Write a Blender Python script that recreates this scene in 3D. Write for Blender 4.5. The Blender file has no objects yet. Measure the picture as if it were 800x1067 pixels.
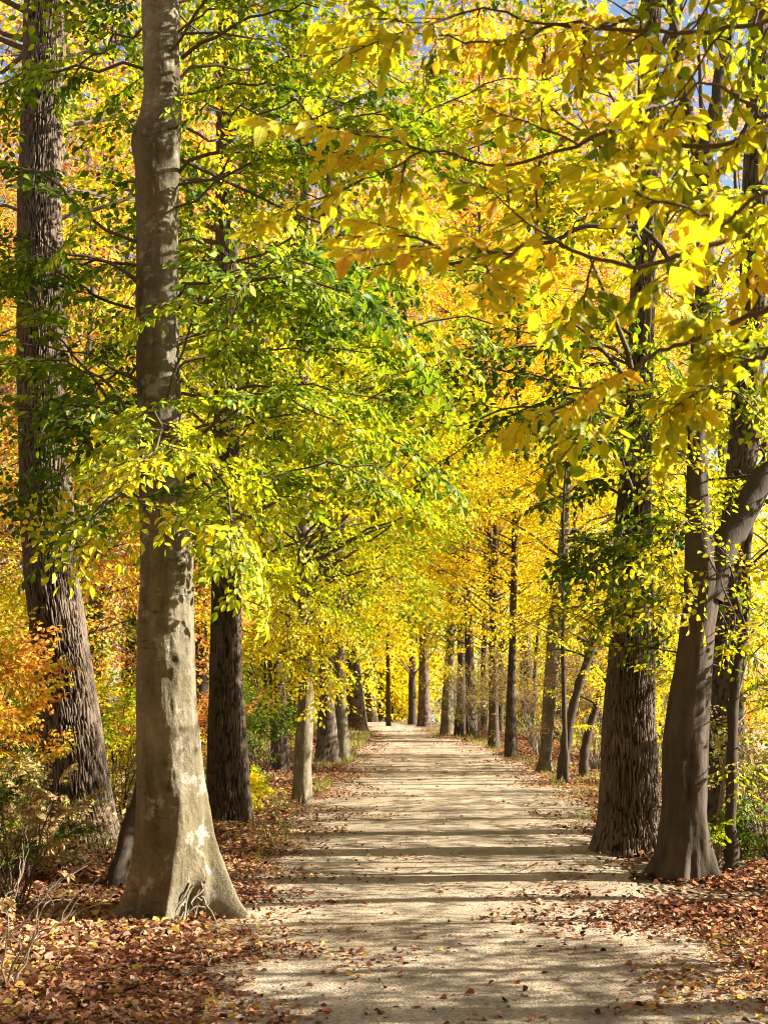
import bpy, math
import numpy as np
from math import radians as RAD

# ------------------------------------------------------------------ camera
scene = bpy.context.scene
COL = scene.collection
F_PX, CX, CY, HORIZON, CAM_H = 1150.0, 400.0, 533.5, 730.0, 1.55
PITCH = math.atan((HORIZON - CY) / F_PX)
cam_data = bpy.data.cameras.new("camera")
cam = bpy.data.objects.new("camera", cam_data)
COL.objects.link(cam)
cam.location = (0, 0, CAM_H)
cam.rotation_euler = (math.pi / 2 + PITCH, 0, 0)
cam_data.sensor_fit = 'HORIZONTAL'
cam_data.sensor_width = 36.0
cam_data.lens = 36.0 * F_PX / 800.0
cam_data.dof.use_dof = True
cam_data.dof.focus_distance = 11.0
cam_data.dof.aperture_fstop = 8.0
cam_data.clip_start, cam_data.clip_end = 0.05, 2000
scene.camera = cam

# ------------------------------------------------------------------ light
SUN_AZ, SUN_EL = RAD(4), RAD(27)          # azimuth measured from +X towards +Y
world = bpy.data.worlds.new("World")
scene.world = world
world.use_nodes = True
wn = world.node_tree
bg = wn.nodes["Background"]
sky = wn.nodes.new("ShaderNodeTexSky")
sky.sky_type = 'NISHITA'
sky.sun_disc = False
sky.sun_elevation = SUN_EL
sky.sun_rotation = math.pi / 2 - SUN_AZ
wn.links.new(sky.outputs[0], bg.inputs[0])
bg.inputs[1].default_value = 0.055
sun_data = bpy.data.lights.new("sun", 'SUN')
sun = bpy.data.objects.new("sun", sun_data)
COL.objects.link(sun)
sun_data.energy = 5.0
sun_data.angle = RAD(0.5)
sun_data.color = (1.0, 0.94, 0.83)
sun.rotation_euler = (math.pi / 2 - SUN_EL, 0, SUN_AZ + math.pi / 2)
scene.view_settings.view_transform = 'Standard'
scene.view_settings.look = 'None'
scene.view_settings.gamma = 1.0
scene.view_settings.use_curve_mapping = False
scene.view_settings.exposure = 2.2
scene.render.engine = 'CYCLES'
cy = scene.cycles
cy.max_bounces, cy.diffuse_bounces, cy.glossy_bounces, cy.transmission_bounces = 6, 3, 2, 4
cy.caustics_reflective = cy.caustics_refractive = False
cy.sample_clamp_indirect = 6.0
cy.use_denoising = True
cy.filter_width = 1.1
cy.use_adaptive_sampling = True
cy.adaptive_threshold = 0.02

# ------------------------------------------------------------------ helpers
def rs(seed):
    return np.random.default_rng(seed)

def P(px, py, Y):
    """The point of the view ray through photograph pixel (px, py) that lies Y metres ahead."""
    a, b = (px - CX) / F_PX, -(py - CY) / F_PX
    dy = math.cos(PITCH) - b * math.sin(PITCH)
    dz = math.sin(PITCH) + b * math.cos(PITCH)
    s = Y / dy
    return np.array([a * s, Y, CAM_H + dz * s])

def gY(py):
    """Distance ahead at which the flat ground shows at row py."""
    b = -(py - CY) / F_PX
    dy = math.cos(PITCH) - b * math.sin(PITCH)
    dz = math.sin(PITCH) + b * math.cos(PITCH)
    return -CAM_H / dz * dy

def halfwidth(hpx, p):
    return hpx / F_PX * (p[1] * math.cos(PITCH) + (p[2] - CAM_H) * math.sin(PITCH))

def _h(ix, iy, iz, seed):
    n = (ix.astype(np.int64) * 374761393 + iy.astype(np.int64) * 668265263 + iz.astype(np.int64) * 2147483647 + seed * 974634777)
    n = (n ^ (n >> 13)) * 1274126177
    n = n ^ (n >> 16)
    return (n & 0xFFFF).astype(np.float64) / 65535.0

def noise(x, y, z=0.0, seed=0):
    """Value noise in 0..1."""
    x, y, z = np.broadcast_arrays(np.asarray(x, float), np.asarray(y, float), np.asarray(z, float))
    x0, y0, z0 = np.floor(x), np.floor(y), np.floor(z)
    fx, fy, fz = x - x0, y - y0, z - z0
    fx, fy, fz = [f * f * (3 - 2 * f) for f in (fx, fy, fz)]
    r = 0
    for i in (0, 1):
        for j in (0, 1):
            for k in (0, 1):
                w = (fx if i else 1 - fx) * (fy if j else 1 - fy) * (fz if k else 1 - fz)
                r = r + w * _h(x0 + i, y0 + j, z0 + k, seed)
    return r

def fbm(x, y, z=0.0, seed=0, o=3):
    r, a, t = 0, 1.0, 0
    for i in range(o):
        r = r + a * noise(np.asarray(x) * 2**i, np.asarray(y) * 2**i, np.asarray(z) * 2**i, seed + i)
        t += a
        a *= 0.5
    return r / t

def sstep(a, b, x):
    t = np.clip((np.asarray(x, float) - a) / (b - a), 0, 1)
    return t * t * (3 - 2 * t)

def unit(v):
    v = np.asarray(v, float)
    return v / np.maximum(np.linalg.norm(v, axis=-1, keepdims=True), 1e-9)

class MB:
    """Collects vertices and faces (all of one corner count per block) and links them as ONE mesh object."""
    def __init__(self):
        self.v, self.f, self.n, self.attrs = [], [], 0, {}
    def add(self, v, faces, mat=0, **attrs):
        v = np.asarray(v, float)
        self.v.append(v)
        for f in faces if isinstance(faces, list) else [faces]:
            f = np.asarray(f)
            if len(f):
                self.f.append((f + self.n, mat))
        for k, a in attrs.items():
            self.attrs.setdefault(k, []).append((self.n, np.asarray(a, float)))
        self.n += len(v)
    def build(self, name, mats, parent=None, smooth=True):
        me = bpy.data.meshes.new(name)
        v = np.concatenate(self.v).astype(np.float32)
        loops = np.concatenate([f.reshape(-1) for f, m in self.f]).astype(np.int32)
        cnt = np.concatenate([np.full(len(f), f.shape[1]) for f, m in self.f]).astype(np.int32)
        mi = np.concatenate([np.full(len(f), m) for f, m in self.f]).astype(np.int32)
        start = np.concatenate([[0], np.cumsum(cnt)[:-1]]).astype(np.int32)
        me.vertices.add(len(v)); me.vertices.foreach_set("co", v.ravel())
        me.loops.add(len(loops)); me.loops.foreach_set("vertex_index", loops)
        me.polygons.add(len(cnt)); me.polygons.foreach_set("loop_start", start)
        me.polygons.foreach_set("loop_total", cnt)
        me.polygons.foreach_set("material_index", mi)
        me.polygons.foreach_set("use_smooth", np.full(len(cnt), smooth))
        for k, blocks in self.attrs.items():
            vec = blocks[0][1].ndim == 2
            a = np.zeros((len(v), 3) if vec else len(v), np.float32)
            for n0, b in blocks:
                a[n0:n0 + len(b)] = b
            at = me.attributes.new(k, 'FLOAT_VECTOR' if vec else 'FLOAT', 'POINT')
            at.data.foreach_set("vector" if vec else "value", a.ravel())
        me.update()
        for m in mats if isinstance(mats, (list, tuple)) else [mats]:
            me.materials.append(m)
        ob = bpy.data.objects.new(name, me)
        COL.objects.link(ob)
        if parent is not None:
            ob.parent = parent
            ob.matrix_parent_inverse = parent.matrix_world.inverted()
        return ob

def tag(o, label=None, cat=None, group=None, kind=None):
    for k, v in (("label", label), ("category", cat), ("group", group), ("kind", kind)):
        if v:
            o[k] = v
    return o

def thing(name, loc, label, cat, group=None):
    o = bpy.data.objects.new(name, None)
    COL.objects.link(o)
    o.location = loc
    o.empty_display_size = 0.3
    bpy.context.view_layer.update()
    from mathutils import Matrix
    o.matrix_world = Matrix.Translation(loc)
    return tag(o, label, cat, group)

# ------------------------------------------------------------------ materials
def mat(name):
    m = bpy.data.materials.new(name)
    m.use_nodes = True
    m.node_tree.nodes.clear()
    return m, m.node_tree.nodes, m.node_tree.links

def ramp(N, stops, interp='LINEAR'):
    r = N.new("ShaderNodeValToRGB")
    e = r.color_ramp.elements
    r.color_ramp.interpolation = interp
    while len(e) < len(stops):
        e.new(0.5)
    for el, (p, c) in zip(e, stops):
        el.position = p
        el.color = (*c, 1)
    return r

def leaf_material(name, cols, trans=0.52, gloss=0.012, vein=False):
    gk = 1.0 if name in ('orange_leaf', 'russet_leaf', 'fallen_leaf', 'dry_leaf') else (0.98 if name == 'golden_leaf' else 1.04)
    cols = [(a, b * gk, c) for a, b, c in cols]
    m, N, L = mat(name)
    at = N.new("ShaderNodeAttribute"); at.attribute_name = "rnd"
    r = ramp(N, [(i / (len(cols) - 1), c) for i, c in enumerate(cols)])
    L.new(at.outputs["Fac"], r.inputs[0])
    col = r.outputs[0]
    nor = None
    if vein:
        lc = N.new("ShaderNodeAttribute"); lc.attribute_name = "leafco"
        sp = N.new("ShaderNodeSeparateXYZ"); L.new(lc.outputs["Vector"], sp.inputs[0])
        ab = N.new("ShaderNodeMath"); ab.operation = 'ABSOLUTE'; L.new(sp.outputs[1], ab.inputs[0])
        # side veins run forward from the midrib
        s1 = N.new("ShaderNodeMath"); s1.operation = 'MULTIPLY_ADD'; s1.inputs[1].default_value = -0.75
        L.new(ab.outputs[0], s1.inputs[0]); L.new(sp.outputs[0], s1.inputs[2])
        s2 = N.new("ShaderNodeMath"); s2.operation = 'MULTIPLY'; s2.inputs[1].default_value = 62.0; L.new(s1.outputs[0], s2.inputs[0])
        s3 = N.new("ShaderNodeMath"); s3.operation = 'SINE'; L.new(s2.outputs[0], s3.inputs[0])
        s4 = N.new("ShaderNodeMapRange"); s4.inputs[1].default_value = 0.55; s4.inputs[2].default_value = 1.0; L.new(s3.outputs[0], s4.inputs[0])
        mr = N.new("ShaderNodeMapRange"); mr.inputs[1].default_value = 0.03; mr.inputs[2].default_value = 0.0; L.new(ab.outputs[0], mr.inputs[0])
        mx = N.new("ShaderNodeMath"); mx.operation = 'MAXIMUM'; L.new(s4.outputs[0], mx.inputs[0]); L.new(mr.outputs[0], mx.inputs[1])
        dk = N.new("ShaderNodeMix"); dk.data_type = 'RGBA'; dk.blend_type = 'MULTIPLY'
        sc = N.new("ShaderNodeMath"); sc.operation = 'MULTIPLY'; sc.inputs[1].default_value = 0.75; L.new(mx.outputs[0], sc.inputs[0])
        L.new(sc.outputs[0], dk.inputs[0]); L.new(col, dk.inputs[6]); dk.inputs[7].default_value = (0.62, 0.55, 0.4, 1)
        # spots and browning towards the margin
        tc = N.new("ShaderNodeTexCoord")
        nz = N.new("ShaderNodeTexNoise"); nz.inputs["Scale"].default_value = 45; nz.inputs["Detail"].default_value = 3
        L.new(tc.outputs["Object"], nz.inputs[0])
        nm = N.new("ShaderNodeMapRange"); nm.inputs[1].default_value = 0.62; nm.inputs[2].default_value = 0.72; nm.inputs[4].default_value = 0.7; L.new(nz.outputs[0], nm.inputs[0])
        br = N.new("ShaderNodeMix"); br.data_type = 'RGBA'; L.new(nm.outputs[0], br.inputs[0]); L.new(dk.outputs[2], br.inputs[6]); br.inputs[7].default_value = (0.45, 0.2, 0.04, 1)
        col = br.outputs[2]
        bp = N.new("ShaderNodeBump"); bp.inputs["Strength"].default_value = 0.5; bp.inputs["Distance"].default_value = 0.004
        L.new(mx.outputs[0], bp.inputs["Height"]); nor = bp.outputs[0]
    d = N.new("ShaderNodeBsdfDiffuse"); t = N.new("ShaderNodeBsdfTranslucent"); g = N.new("ShaderNodeBsdfGlossy")
    g.inputs["Roughness"].default_value = 0.5
    g.inputs["Color"].default_value = (0.9, 0.95, 1, 1)
    gm = N.new("ShaderNodeGamma"); gm.inputs[1].default_value = 1.2; L.new(col, gm.inputs[0])
    L.new(col, d.inputs[0]); L.new(gm.outputs[0], t.inputs[0])
    if nor:
        L.new(nor, d.inputs["Normal"]); L.new(nor, g.inputs["Normal"])
    x = N.new("ShaderNodeMixShader"); x.inputs[0].default_value = trans
    L.new(d.outputs[0], x.inputs[1]); L.new(t.outputs[0], x.inputs[2])
    y = N.new("ShaderNodeMixShader"); y.inputs[0].default_value = gloss
    L.new(x.outputs[0], y.inputs[1]); L.new(g.outputs[0], y.inputs[2])
    o = N.new("ShaderNodeOutputMaterial"); L.new(y.outputs[0], o.inputs[0])
    return m

GREEN, MID, LIME, YEL = (0.075, 0.115, 0.008), (0.20, 0.25, 0.010), (0.52, 0.52, 0.018), (0.86, 0.66, 0.022)
GOLD, ORANGE, RUST, PINK = (0.90, 0.56, 0.025), (0.82, 0.35, 0.03), (0.42, 0.13, 0.04), (0.55, 0.24, 0.14)
M_LEAF = {
    'beech': leaf_material("beech_leaf", [(0.065, 0.115, 0.008), (0.17, 0.25, 0.010), (0.33, 0.40, 0.014), (0.58, 0.56, 0.018), (0.84, 0.68, 0.024)]),
    'green': leaf_material("green_leaf", [GREEN, (0.11, 0.165, 0.010), MID, (0.36, 0.39, 0.016)]),
    'lime': leaf_material("lime_leaf", [MID, (0.40, 0.43, 0.015), (0.64, 0.60, 0.02), YEL, YEL]),
    'yellow': leaf_material("yellow_leaf", [(0.46, 0.46, 0.016), (0.72, 0.60, 0.02), YEL, (0.90, 0.66, 0.022), GOLD]),
    'gold': leaf_material("golden_leaf", [(0.66, 0.55, 0.02), YEL, GOLD, (0.90, 0.50, 0.03), ORANGE]),
    'orange': leaf_material("orange_leaf", [(0.48, 0.45, 0.03), (0.84, 0.56, 0.05), (0.78, 0.40, 0.06), (0.60, 0.26, 0.06), (0.34, 0.14, 0.05)]),
    'pink': leaf_material("russet_leaf", [(0.85, 0.54, 0.08), (0.80, 0.40, 0.11), (0.68, 0.29, 0.12), (0.54, 0.20, 0.11), RUST]),
    'oak': leaf_material("oak_leaf", [GREEN, (0.11, 0.165, 0.010), (0.20, 0.25, 0.01), (0.55, 0.52, 0.018), YEL]),
    'dry': leaf_material("dry_leaf", [(0.20, 0.22, 0.05), (0.42, 0.36, 0.10), (0.45, 0.30, 0.13), (0.34, 0.19, 0.08)], 0.35),
    'near': leaf_material("near_yellow_leaf", [(0.20, 0.27, 0.010), (0.46, 0.48, 0.015), (0.78, 0.66, 0.02), (0.86, 0.65, 0.024), (0.84, 0.48, 0.03)], 0.58, 0.015, True),
    'litter': leaf_material("fallen_leaf", [(0.05, 0.024, 0.016), (0.13, 0.052, 0.030), (0.26, 0.10, 0.048), (0.36, 0.175, 0.09), (0.46, 0.30, 0.20), (0.52, 0.36, 0.06)], 0.2, 0.0),
    'grass': leaf_material("grass_blade", [(0.14, 0.17, 0.03), (0.30, 0.30, 0.06), (0.45, 0.37, 0.12)], 0.35),
}

def bark_material(name, low, high, tint, tint_amt, scale=14, bump=0.5, streak=1.0, lichen=None, scars=False):
    m, N, L = mat(name)
    at = N.new("ShaderNodeAttribute"); at.attribute_name = "bark"
    tc = N.new("ShaderNodeTexCoord")
    mp = N.new("ShaderNodeMapping"); mp.inputs["Scale"].default_value = (1, 1, streak); L.new(tc.outputs["Object"], mp.inputs[0])
    n1 = N.new("ShaderNodeTexNoise"); n1.inputs["Scale"].default_value = scale; n1.inputs["Detail"].default_value = 8; n1.inputs["Roughness"].default_value = 0.65
    L.new(mp.outputs[0], n1.inputs[0])
    add = N.new("ShaderNodeMath"); add.operation = 'MULTIPLY_ADD'; add.inputs[1].default_value = 0.9
    L.new(n1.outputs[0], add.inputs[0]); 
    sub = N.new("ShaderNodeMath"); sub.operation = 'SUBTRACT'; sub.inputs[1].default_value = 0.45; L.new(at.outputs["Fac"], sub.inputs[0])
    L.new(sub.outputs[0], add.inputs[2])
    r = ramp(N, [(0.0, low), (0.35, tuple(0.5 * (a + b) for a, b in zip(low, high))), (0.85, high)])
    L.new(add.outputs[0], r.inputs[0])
    n2 = N.new("ShaderNodeTexNoise"); n2.inputs["Scale"].default_value = 1.7; n2.inputs["Detail"].default_value = 5
    L.new(tc.outputs["Object"], n2.inputs[0])
    mr = N.new("ShaderNodeMapRange"); mr.inputs[1].default_value = 0.42; mr.inputs[2].default_value = 0.66; mr.inputs[4].default_value = tint_amt
    L.new(n2.outputs[0], mr.inputs[0])
    mx = N.new("ShaderNodeMix"); mx.data_type = 'RGBA'; L.new(mr.outputs[0], mx.inputs[0]); L.new(r.outputs[0], mx.inputs[6]); mx.inputs[7].default_value = (*tint, 1)
    col = mx.outputs[2]
    if lichen:
        n3 = N.new("ShaderNodeTexNoise"); n3.inputs["Scale"].default_value = 5.5; n3.inputs["Detail"].default_value = 6; n3.inputs["Roughness"].default_value = 0.7
        L.new(tc.outputs["Object"], n3.inputs[0])
        m3 = N.new("ShaderNodeMapRange"); m3.inputs[1].default_value = 0.56; m3.inputs[2].default_value = 0.64; m3.inputs[4].default_value = 0.75; L.new(n3.outputs[0], m3.inputs[0])
        x3 = N.new("ShaderNodeMix"); x3.data_type = 'RGBA'; L.new(m3.outputs[0], x3.inputs[0]); L.new(col, x3.inputs[6]); x3.inputs[7].default_value = (*lichen, 1)
        col = x3.outputs[2]
    if scars:
        for sc_, (lo, hi), amt, thr in (((2.2, 2.2, 11.0), (0.60, 0.68), 0.7, 3.0), ((6.0, 6.0, 4.0), (0.60, 0.72), 0.65, 2.0), ((1.3, 1.3, 0.35), (0.5, 0.75), 0.5, 2.2)):
            m4 = N.new("ShaderNodeMapping"); m4.inputs["Scale"].default_value = sc_; L.new(tc.outputs["Object"], m4.inputs[0])
            n4 = N.new("ShaderNodeTexNoise"); n4.inputs["Scale"].default_value = thr; n4.inputs["Detail"].default_value = 6; n4.inputs["Roughness"].default_value = 0.7; L.new(m4.outputs[0], n4.inputs[0])
            r4 = N.new("ShaderNodeMapRange"); r4.inputs[1].default_value = lo; r4.inputs[2].default_value = hi; r4.inputs[4].default_value = amt; L.new(n4.outputs[0], r4.inputs[0])
            x4 = N.new("ShaderNodeMix"); x4.data_type = 'RGBA'; L.new(r4.outputs[0], x4.inputs[0]); L.new(col, x4.inputs[6]); x4.inputs[7].default_value = (0.045, 0.034, 0.016, 1)
            col = x4.outputs[2]
    b = N.new("ShaderNodeBump"); b.inputs["Strength"].default_value = bump; b.inputs["Distance"].default_value = 0.02; L.new(n1.outputs[0], b.inputs["Height"])
    p = N.new("ShaderNodeBsdfPrincipled"); p.inputs["Roughness"].default_value = 0.9; p.inputs["Specular IOR Level"].default_value = 0.2
    L.new(col, p.inputs["Base Color"]); L.new(b.outputs[0], p.inputs["Normal"])
    o = N.new("ShaderNodeOutputMaterial"); L.new(p.outputs[0], o.inputs[0])
    return m

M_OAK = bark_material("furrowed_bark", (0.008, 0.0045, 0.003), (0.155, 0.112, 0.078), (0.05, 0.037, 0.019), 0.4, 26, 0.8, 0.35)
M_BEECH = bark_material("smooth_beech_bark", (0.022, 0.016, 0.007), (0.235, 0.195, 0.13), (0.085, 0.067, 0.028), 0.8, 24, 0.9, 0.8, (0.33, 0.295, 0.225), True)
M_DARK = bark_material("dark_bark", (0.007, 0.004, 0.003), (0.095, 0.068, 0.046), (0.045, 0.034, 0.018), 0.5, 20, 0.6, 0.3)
M_TWIG = bark_material("twig_bark", (0.03, 0.02, 0.013), (0.14, 0.10, 0.07), (0.10, 0.085, 0.05), 0.3, 30, 0.3)
M_DRYTWIG = bark_material("dry_twig_bark", (0.10, 0.075, 0.05), (0.30, 0.24, 0.17), (0.16, 0.12, 0.07), 0.4, 30, 0.3)

# ------------------------------------------------------------------ branch and leaf generators
def tube(mb, pts, rad, sides=6, mat=0, bark=0.5, cap=True):
    pts, rad = np.asarray(pts, float), np.asarray(rad, float)
    n = len(pts)
    t = unit(np.gradient(pts, axis=0))
    ref = np.array([0, 0, 1.0]) if abs(t[:, 2]).mean() < 0.75 else np.array([0, 1.0, 0])
    a = unit(np.cross(t, ref)); b = np.cross(t, a)
    th = np.arange(sides) / sides * 2 * np.pi
    v = pts[:, None] + rad[:, None, None] * (np.cos(th)[None, :, None] * a[:, None] + np.sin(th)[None, :, None] * b[:, None])
    i, j = np.meshgrid(np.arange(n - 1), np.arange(sides), indexing='ij')
    jn = (j + 1) % sides
    f = np.stack([i * sides + j, (i + 1) * sides + j, (i + 1) * sides + jn, i * sides + jn], -1).reshape(-1, 4)
    vv = v.reshape(-1, 3)
    mb.add(vv, f, mat, bark=np.full(len(vv), bark))

def curve(p0, p1, rise, n=10, wob=0.04, seed=0):
    """A branch line from p0 to p1 that lifts by rise at its middle and wanders."""
    r = rs(seed)
    t = np.linspace(0, 1, n)[:, None]
    p0, p1 = np.asarray(p0, float), np.asarray(p1, float)
    c = p0 + (p1 - p0) * t + np.array([0, 0, 1.0]) * rise * 4 * t * (1 - t)
    L = np.linalg.norm(p1 - p0)
    w = np.cumsum(r.normal(0, 1, (n, 3)), 0) * wob * L / math.sqrt(n)
    w = w - w[0]
    w = w - t * w[-1] * 0.7
    return c + w

def make_spray(seed, leaf=0.08, nside=11, spacing=0.045, L=1.0, droop=0.15, side=0.46, tilt=0.34):
    """A flat leafy spray one metre long along +X: twig lines and the leaves set along them."""
    r = rs(seed)
    lines, pos, dr, nr, sz = [], [], [], [], []
    def axis(p0, d, ln, dp, n):
        t = np.linspace(0, 1, n)[:, None]
        w = np.cumsum(r.normal(0, 0.025 * ln, (n, 3)), 0) * np.array([1, 1, 0.6]); w -= w[0]
        return p0 + d * ln * t + np.array([0, 0, -1.0]) * dp * ln * t**2 + w
    def along(line, start):
        seg = np.linalg.norm(np.diff(line, axis=0), axis=1).sum()
        k = max(2, int(seg * (1 - start) / spacing))
        tt = np.linspace(start, 1, k)
        idx = tt * (len(line) - 1)
        i0 = np.clip(idx.astype(int), 0, len(line) - 2); fr = (idx - i0)[:, None]
        p = line[i0] * (1 - fr) + line[i0 + 1] * fr
        d = unit(line[i0 + 1] - line[i0])
        s = np.cross(np.array([0, 0, 1.0]), d)
        sg = np.where(np.arange(k) % 2 == 0, 1.0, -1.0)[:, None]
        sg[-1] = 0.1
        ld = unit(d * 0.75 + s * sg * 0.85 + np.array([0, 0, -1.0]) * r.uniform(-0.1, 0.75, (k, 1)) + r.normal(0, 0.16, (k, 3)))
        nn = np.array([0, 0, 1.0]) + r.normal(0, tilt, (k, 3))
        pos.append(p); dr.append(ld); nr.append(nn); sz.append(leaf * r.uniform(0.65, 1.18, k))
    main = axis(np.zeros(3), np.array([1.0, 0, 0]), L, droop, 8)
    lines.append((main, 0.007)); along(main, 0.25)
    for i in range(nside):
        t = 0.1 + 0.82 * (i + r.uniform(-0.3, 0.3)) / nside
        t = min(max(t, 0.05), 0.95)
        k = int(t * 7); p = main[k] + (main[min(k + 1, 7)] - main[k]) * (t * 7 - k)
        sg = 1 if i % 2 else -1
        ang = RAD(r.uniform(38, 62)) * sg
        d = np.array([math.cos(ang), math.sin(ang), r.normal(0, 0.12)])
        ln = side * (1.12 - 0.62 * t) * r.uniform(0.6, 1.15)
        tw = axis(p, d, ln, droop * 1.3, 5)
        lines.append((tw, 0.0035)); along(tw, 0.12)
    return dict(lines=lines, pos=np.concatenate(pos), dir=np.concatenate(dr), nrm=np.concatenate(nr), size=np.concatenate(sz))

SPRAYS_FINE = [make_spray(100 + i, leaf=0.094, spacing=0.05, tilt=0.42, droop=0.22) for i in range(10)]
SPRAYS_BROAD = [make_spray(150 + i, leaf=0.125, nside=7, spacing=0.085, tilt=0.5, droop=0.12, side=0.5) for i in range(8)]
SPRAYS_MID = [make_spray(200 + i, leaf=0.105, nside=9, spacing=0.075) for i in range(8)]
SPRAYS_FAR = [make_spray(300 + i, leaf=0.17, nside=8, spacing=0.12) for i in range(8)]
SPRAYS_OPEN = [make_spray(400 + i, leaf=0.078, nside=7, spacing=0.06, droop=0.2) for i in range(8)]
SPRAYS_NEAR = [make_spray(500 + i, leaf=0.090, nside=8, spacing=0.068, droop=0.16, side=0.5, tilt=0.5) for i in range(10)]

LEAF6 = (np.array([[0, 0, 0], [0.28, 0.27, 0.05], [0.64, 0.25, 0.03], [1.0, 0, -0.08], [0.64, -0.25, 0.03], [0.28, -0.27, 0.05]]),
         np.array([[0, 1, 2, 3], [0, 3, 4, 5]]))
LEAF4 = (np.array([[0, 0, 0], [0.45, 0.30, 0.05], [1.0, 0, -0.06], [0.45, -0.30, 0.05]]), np.array([[0, 1, 2], [0, 2, 3]]))
def _fine_leaf():
    t = np.array([0.0, 0.06, 0.18, 0.33, 0.5, 0.66, 0.8, 0.91, 1.0])
    w = np.array([0.008, 0.10, 0.215, 0.265, 0.255, 0.20, 0.125, 0.05, 0.0])
    w2 = w * np.array([1, 1.05, 0.97, 1.04, 0.97, 1.04, 0.97, 1.0, 1])
    n = len(t); v = []
    for sg in (-1, 0, 1):
        for k in range(n):
            v.append([t[k], sg * w2[k], (0.22 * abs(sg) * w[k]) - 0.26 * t[k]**2 + 0.012 * math.sin(k * 2.1 + sg)])
    f = [[s * n + k, s * n + k + 1, (s + 1) * n + k + 1, (s + 1) * n + k] for s in (0, 1) for k in range(n - 1)]
    v.append([-0.16, 0.008, 0.03]); v.append([-0.16, -0.008, 0.03])
    f.append([3 * n, 3 * n + 1, n * 0, n * 2])
    return np.array(v), np.array(f)
LEAF_FINE = _fine_leaf()

class Leaves:
    def __init__(self):
        self.p, self.d, self.n, self.s, self.r = [], [], [], [], []
    def add(self, p, d, n, s, r):
        self.p.append(p); self.d.append(d); self.n.append(n); self.s.append(s); self.r.append(r)
    def count(self):
        return sum(len(x) for x in self.p)
    def build(self, name, material, parent, shape=LEAF6, curl=None, seed=0, keep=None, mb=None, slot=0):
        p, d, n, s, r = [np.concatenate(x) for x in (self.p, self.d, self.n, self.s, self.r)]
        if keep is not None:
            k = keep(p); p, d, n, s, r = p[k], d[k], n[k], s[k], r[k]
        d = unit(d); n = unit(n - (n * d).sum(1, keepdims=True) * d); sd = np.cross(n, d)
        tv, tf = shape
        k = len(tv)
        c = np.ones((len(p), 1, 1)) if curl is None else rs(seed).uniform(curl[0], curl[1], (len(p), 1, 1))
        asp = rs(seed + 5).uniform(0.85, 1.2, (len(p), 1, 1))
        v = p[:, None] + s[:, None, None] * (tv[None, :, 0, None] * d[:, None] + asp * tv[None, :, 1, None] * sd[:, None] + c * tv[None, :, 2, None] * n[:, None])
        f = (tf[None] + (np.arange(len(p)) * k)[:, None, None]).reshape(-1, tf.shape[1])
        m = mb or MB()
        at = dict(rnd=np.repeat(r, k))
        if shape is LEAF_FINE:
            at['leafco'] = np.tile(tv, (len(p), 1))
        m.add(v.reshape(-1, 3), f, slot, **at)
        return None if mb else m.build(name, material, parent, smooth=shape is LEAF_FINE)

def place_spray(LV, wood, tpl, p, d, scale, roll, r, tone, spread=0.55, wmat=0, lift=0.0):
    """Set one spray at p pointing along d; its leaves go to LV and its twigs to wood."""
    x = unit(d)
    up = np.array([0, 0, 1.0])
    z = up - x * x[2]
    if np.linalg.norm(z) < 0.2:
        z = np.array([1.0, 0, 0]) - x * x[0]
    z = unit(z); y = np.cross(z, x)
    z, y = z * math.cos(roll) + y * math.sin(roll), y * math.cos(roll) - z * math.sin(roll)
    R = np.stack([x, y, z])
    k = len(tpl['pos'])
    rn = np.clip(tone + (r.random(k) - 0.5) * spread, 0.01, 0.99)
    LV.add(p + scale * tpl['pos'] @ R, tpl['dir'] @ R, tpl['nrm'] @ R, tpl['size'] * (0.45 + 0.55 * scale), rn)
    if wood is not None:
        for ln, rad in tpl['lines']:
            tube(wood, p + scale * ln @ R, np.linspace(rad, rad * 0.35, len(ln)) * (0.5 + 0.5 * scale), 4, wmat)

def limb(tree, LV, p0, p1, rise, r0, seed, tpls, tone=0.5, tone_sd=0.2, gap=0.3, size=(0.6, 1.0), start=0.25, bark=None, bare=False, sides=7, tip_r=0.006, name='branch', wob=0.05, spread=0.55):
    """A side branch of a near tree with sprays set alternately along it; one mesh of its own."""
    r = rs(seed)
    mb = MB()
    c = curve(p0, p1, rise, 12, wob, seed)
    rad = np.linspace(1, 0, 12)**1.25 * (r0 - tip_r) + tip_r
    tube(mb, c, rad, sides, 0, 0.5)
    if not bare:
        seg = np.concatenate([[0], np.cumsum(np.linalg.norm(np.diff(c, axis=0), axis=1))])
        s = seg[-1] * start
        i = r.integers(2)
        while s < seg[-1]:
            p = np.array([np.interp(s, seg, c[:, k]) for k in range(3)])
            q = np.array([np.interp(min(s + 0.1, seg[-1]), seg, c[:, k]) for k in range(3)])
            d = unit(q - p + 1e-6)
            sd = unit(np.cross([0, 0, 1.0], d) + 1e-6)
            sg = 1 if i % 2 else -1
            dd = d * r.uniform(0.5, 0.9) + sd * sg * r.uniform(0.5, 1.0) + np.array([0, 0, r.normal(-0.08, 0.22)])
            place_spray(LV, mb, tpls[r.integers(len(tpls))], p, dd, r.uniform(*size) * (1.1 - 0.35 * s / seg[-1]), r.normal(0, 0.6), r, np.clip(tone + r.normal(0, tone_sd), 0, 1), spread)
            s += gap * r.uniform(0.7, 1.3); i += 1
        place_spray(LV, mb, tpls[r.integers(len(tpls))], c[-1], c[-1] - c[-2], r.uniform(*size), r.normal(0, 0.25), r, np.clip(tone + r.normal(0, tone_sd), 0, 1), spread)
    return mb.build(name, bark or M_TWIG, tree)

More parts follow.
